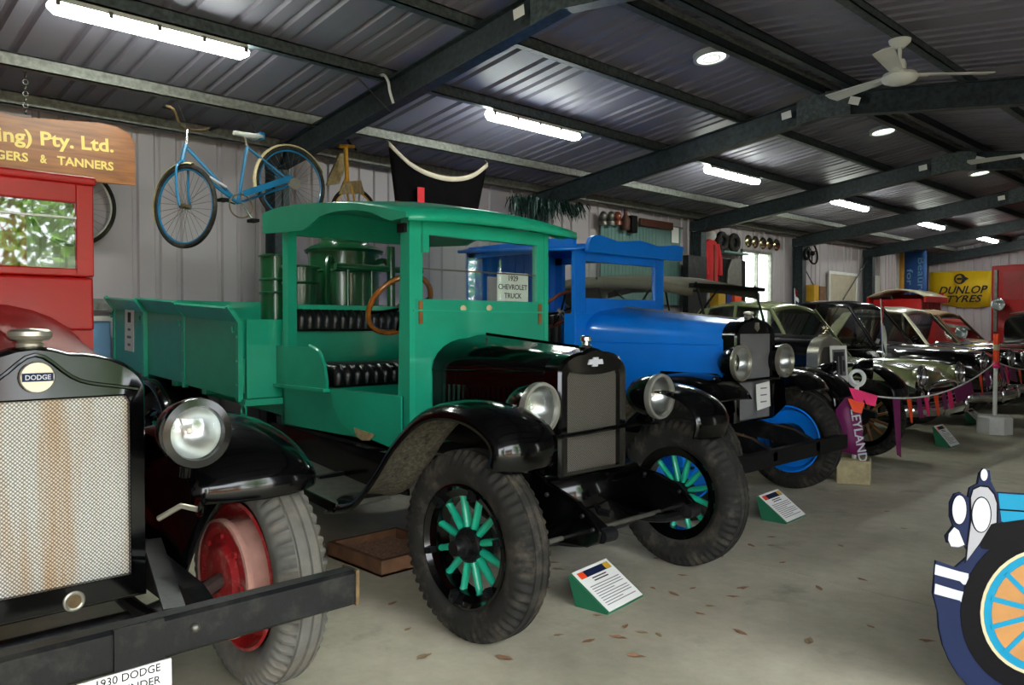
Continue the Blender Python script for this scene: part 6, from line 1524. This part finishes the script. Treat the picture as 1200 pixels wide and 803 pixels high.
# ------------------------------------------------------------------ drip tray with sawdust
t = thing('drip_tray', 'shallow wooden tray of sawdust under the green truck', 'tray', (-3.72, 2.62, 0))
tx0, tx1, ty0, ty1 = -3.98, -3.45, 2.38, 2.86
MB().box(tx0,tx1,ty0,ty1,0,.012).build('base', 'wood_tray', t, 0)
for q in ((tx0,tx1,ty0,ty0+.03),(tx0,tx1,ty1-.03,ty1),(tx0,tx0+.03,ty0+.03,ty1-.03),(tx1-.03,tx1,ty0+.03,ty1-.03)): MB().box(*q,.0,.085).build('side', 'wood_tray', t, 0)
g_ = [[(lerp(tx0+.03,tx1-.03,i/8), lerp(ty0+.03,ty1-.03,j/8), .04+.015*math.sin(i*1.3+j*2.1)) for i in range(9)] for j in range(9)]
s_ = MB().loft(g_, closed=False).build('sawdust', 'sawdust', t, 60); s_['kind'] = 'stuff'
# ------------------------------------------------------------------ fallen leaves
R_ = random.Random(11)
lm = []
for v in range(3):
    mb = MB(); pts = [(0,0,.003)]
    for k in range(10):
        q = 2*math.pi*k/10; rr_ = (.030 + .012*R_.random())*(1.25 if k in (0,5) else .8); pts.append((math.cos(q)*rr_*1.3, math.sin(q)*rr_*.75, .004+.010*R_.random()))
    mb.add(pts, [(0,k+1,(k+1)%10+1) for k in range(10)]); lm.append(mb.mesh('fallen_leaf', 'leaf_brown' if v < 2 else 'leaf_tan', 0))
lp = [(800,675),(790,697),(833,711),(700,722),(733,735),(752,742),(870,690),(860,700),(905,640),(917,660),(868,742),(948,752),(770,655),(845,652),(655,668),(640,690),(460,708),(478,738),(1086,752),(1098,667),(985,640),(1010,680),(745,770),(655,745),(880,640),(812,690),(805,640),(830,648),(960,690),(1020,735),(590,772),(690,752),(497,770),(868,585),(905,630),(1060,620),(725,748),(650,660),(772,745),(820,720),(765,690),(1040,600)]
for i, (px, py) in enumerate(lp):
    p = az(px, py); o = obj('fallen_leaf', lm[i % 3], None, (p.x,p.y,.001), (0,0,R_.uniform(0,6.28))); s_ = R_.uniform(.45,.85); o.scale = (s_,s_,s_*.6)
    tag(o, 'small dry brown leaf lying on the concrete floor', 'leaf', 'fallen leaves on the floor')
# ------------------------------------------------------------------ painted plywood car cut-out
cd_ = 2.72
oc = _C + _F*cd_ + _R*((1228-600)/FPX*cd_); oc.z = 0
nrm = Vector((-_F.x,-_F.y,0)).normalized(); rgt = Vector((_R.x,_R.y,0)).normalized()
CM = frame(oc, rgt, (0,0,1)); K = cd_/FPX
base_y = 401.5 + FPX*(CAM_H/cd_ - math.tan(PITCH)) ; 
def cp(px, py): return ((px-1228)*K, max(0.0,(base_y-py)*K))
cu = thing('plywood_car', 'painted plywood cut-out of a vintage car, navy and cyan with spoked wheel', 'cut-out', oc)
def layer(pts, z0, z1, m, nm, par=None): return MB().prism([cp(*p) for p in pts], 'z', z0, z1).xf(CM).build(nm, m, par or cu, 0)
def circ(cx, cy, r, n=40, a0=0, a1=360, sx=1): return [(cx+r*sx*math.cos(math.radians(lerp(a0,a1,i/n))), cy+r*math.sin(math.radians(lerp(a0,a1,i/n)))) for i in range(n + (0 if abs(a1-a0) >= 360 else 1))]
hub = (1228,720)
sil = [(1100,659),(1123,667),(1140,652),(1133,640),(1113,638),(1111,630),(1120,618),(1116,607),(1116,590),(1121,580),(1128,578),(1137,584),(1139,573),(1148,568),(1150,556),(1155,550),(1162,552),(1164,566),(1170,578),(1230,581),(1330,590),(1340,520),(1350,480),(1520,480),(1560,600),(1580,720),(1560,790),(1480,830),(1420,790),(1330,790),(1290,805)] + circ(1228,720,125,14,50,180)[0:] + [(1097,698)]
layer(sil, -.012, 0, 'navy_paint', 'board')
layer(circ(*hub,99), .0002, .0022, 'cut_black', 'tyre_paint'); layer(circ(*hub,76), .0024, .0036, 'cut_cream', 'whitewall_paint'); layer(circ(*hub,72), .0038, .0048, 'cyan_paint', 'rim_paint'); layer(circ(*hub,63), .005, .006, 'ply', 'wheel_centre')
for k in range(12):
    a = math.radians(15+30*k); dx, dy = math.cos(a), math.sin(a); nx, ny = -dy*3.0, dx*3.0
    layer([(hub[0]+nx,hub[1]+ny),(hub[0]-nx,hub[1]-ny),(hub[0]+dx*66-nx,hub[1]+dy*66-ny),(hub[0]+dx*66+nx,hub[1]+dy*66+ny)], .0062, .0072, 'cyan_paint', 'spoke_paint')
layer(circ(*hub,14,20), .0074, .0084, 'cyan_paint', 'hub_paint')
layer([(1172,579),(1330,590),(1330,628),(1200,622),(1176,612)], .0002, .0014, 'cyan_paint', 'bonnet_paint')
layer([(1172,597),(1330,608),(1330,610),(1172,599)], .0016, .0022, 'cut_black', 'outline')
fpts = [(1149,634),(1152,622),(1165,615),(1200,610),(1280,612),(1330,640),(1330,664),(1280,640),(1228,632),(1190,636),(1165,646),(1153,644)]
layer(fpts, .0024, .0034, 'cut_black', 'fender_paint')
def rim_shape(pts, m, nm, z=.0016):
    cx = sum(p[0] for p in pts)/len(pts); cy = sum(p[1] for p in pts)/len(pts)
    o = layer(pts, z, z+.001, 'cut_black', nm+'_outline'); layer([(cx+(p[0]-cx)*.88, cy+(p[1]-cy)*.94) for p in pts], z+.0012, z+.002, m, nm)
rim_shape([(1138,583),(1141,573),(1150,569),(1160,570),(1168,579),(1172,590),(1172,614),(1165,616),(1150,640),(1133,662),(1135,640),(1139,610)], 'cut_grey', 'radiator_paint', .0016)
rim_shape(circ(1125.5,598,18,24,sx=.52), 'cut_white', 'headlamp_paint', .004); rim_shape(circ(1151.5,604,21.5,24,sx=.56), 'cut_white', 'headlamp_paint', .004)
rim_shape(circ(1154.5,557,7.5,16,sx=.62), 'cut_white', 'mascot_paint', .002)
rim_shape([(1112,634),(1113,626),(1120,618),(1126,622),(1134,640),(1126,643),(1116,642)], 'cut_white', 'guard_tip_paint', .002)
for dy in (0, 23):
    layer([(1099,663+dy),(1127,671.5+dy),(1138,674+dy),(1138,687+dy),(1132,687+dy),(1128,683+dy),(1098,675+dy)], .0005, .0014, 'cut_white', 'bumper_bar_paint')
for u in (.1, .9):
    M2 = CM @ Matrix.Translation((u, 0, -.012)); MB().prism([(0,0),(.45,0),(0,-.25)], 'x', -.012, .012).xf(M2 @ Matrix.Identity(4)).build('prop', 'ply', cu, 0)
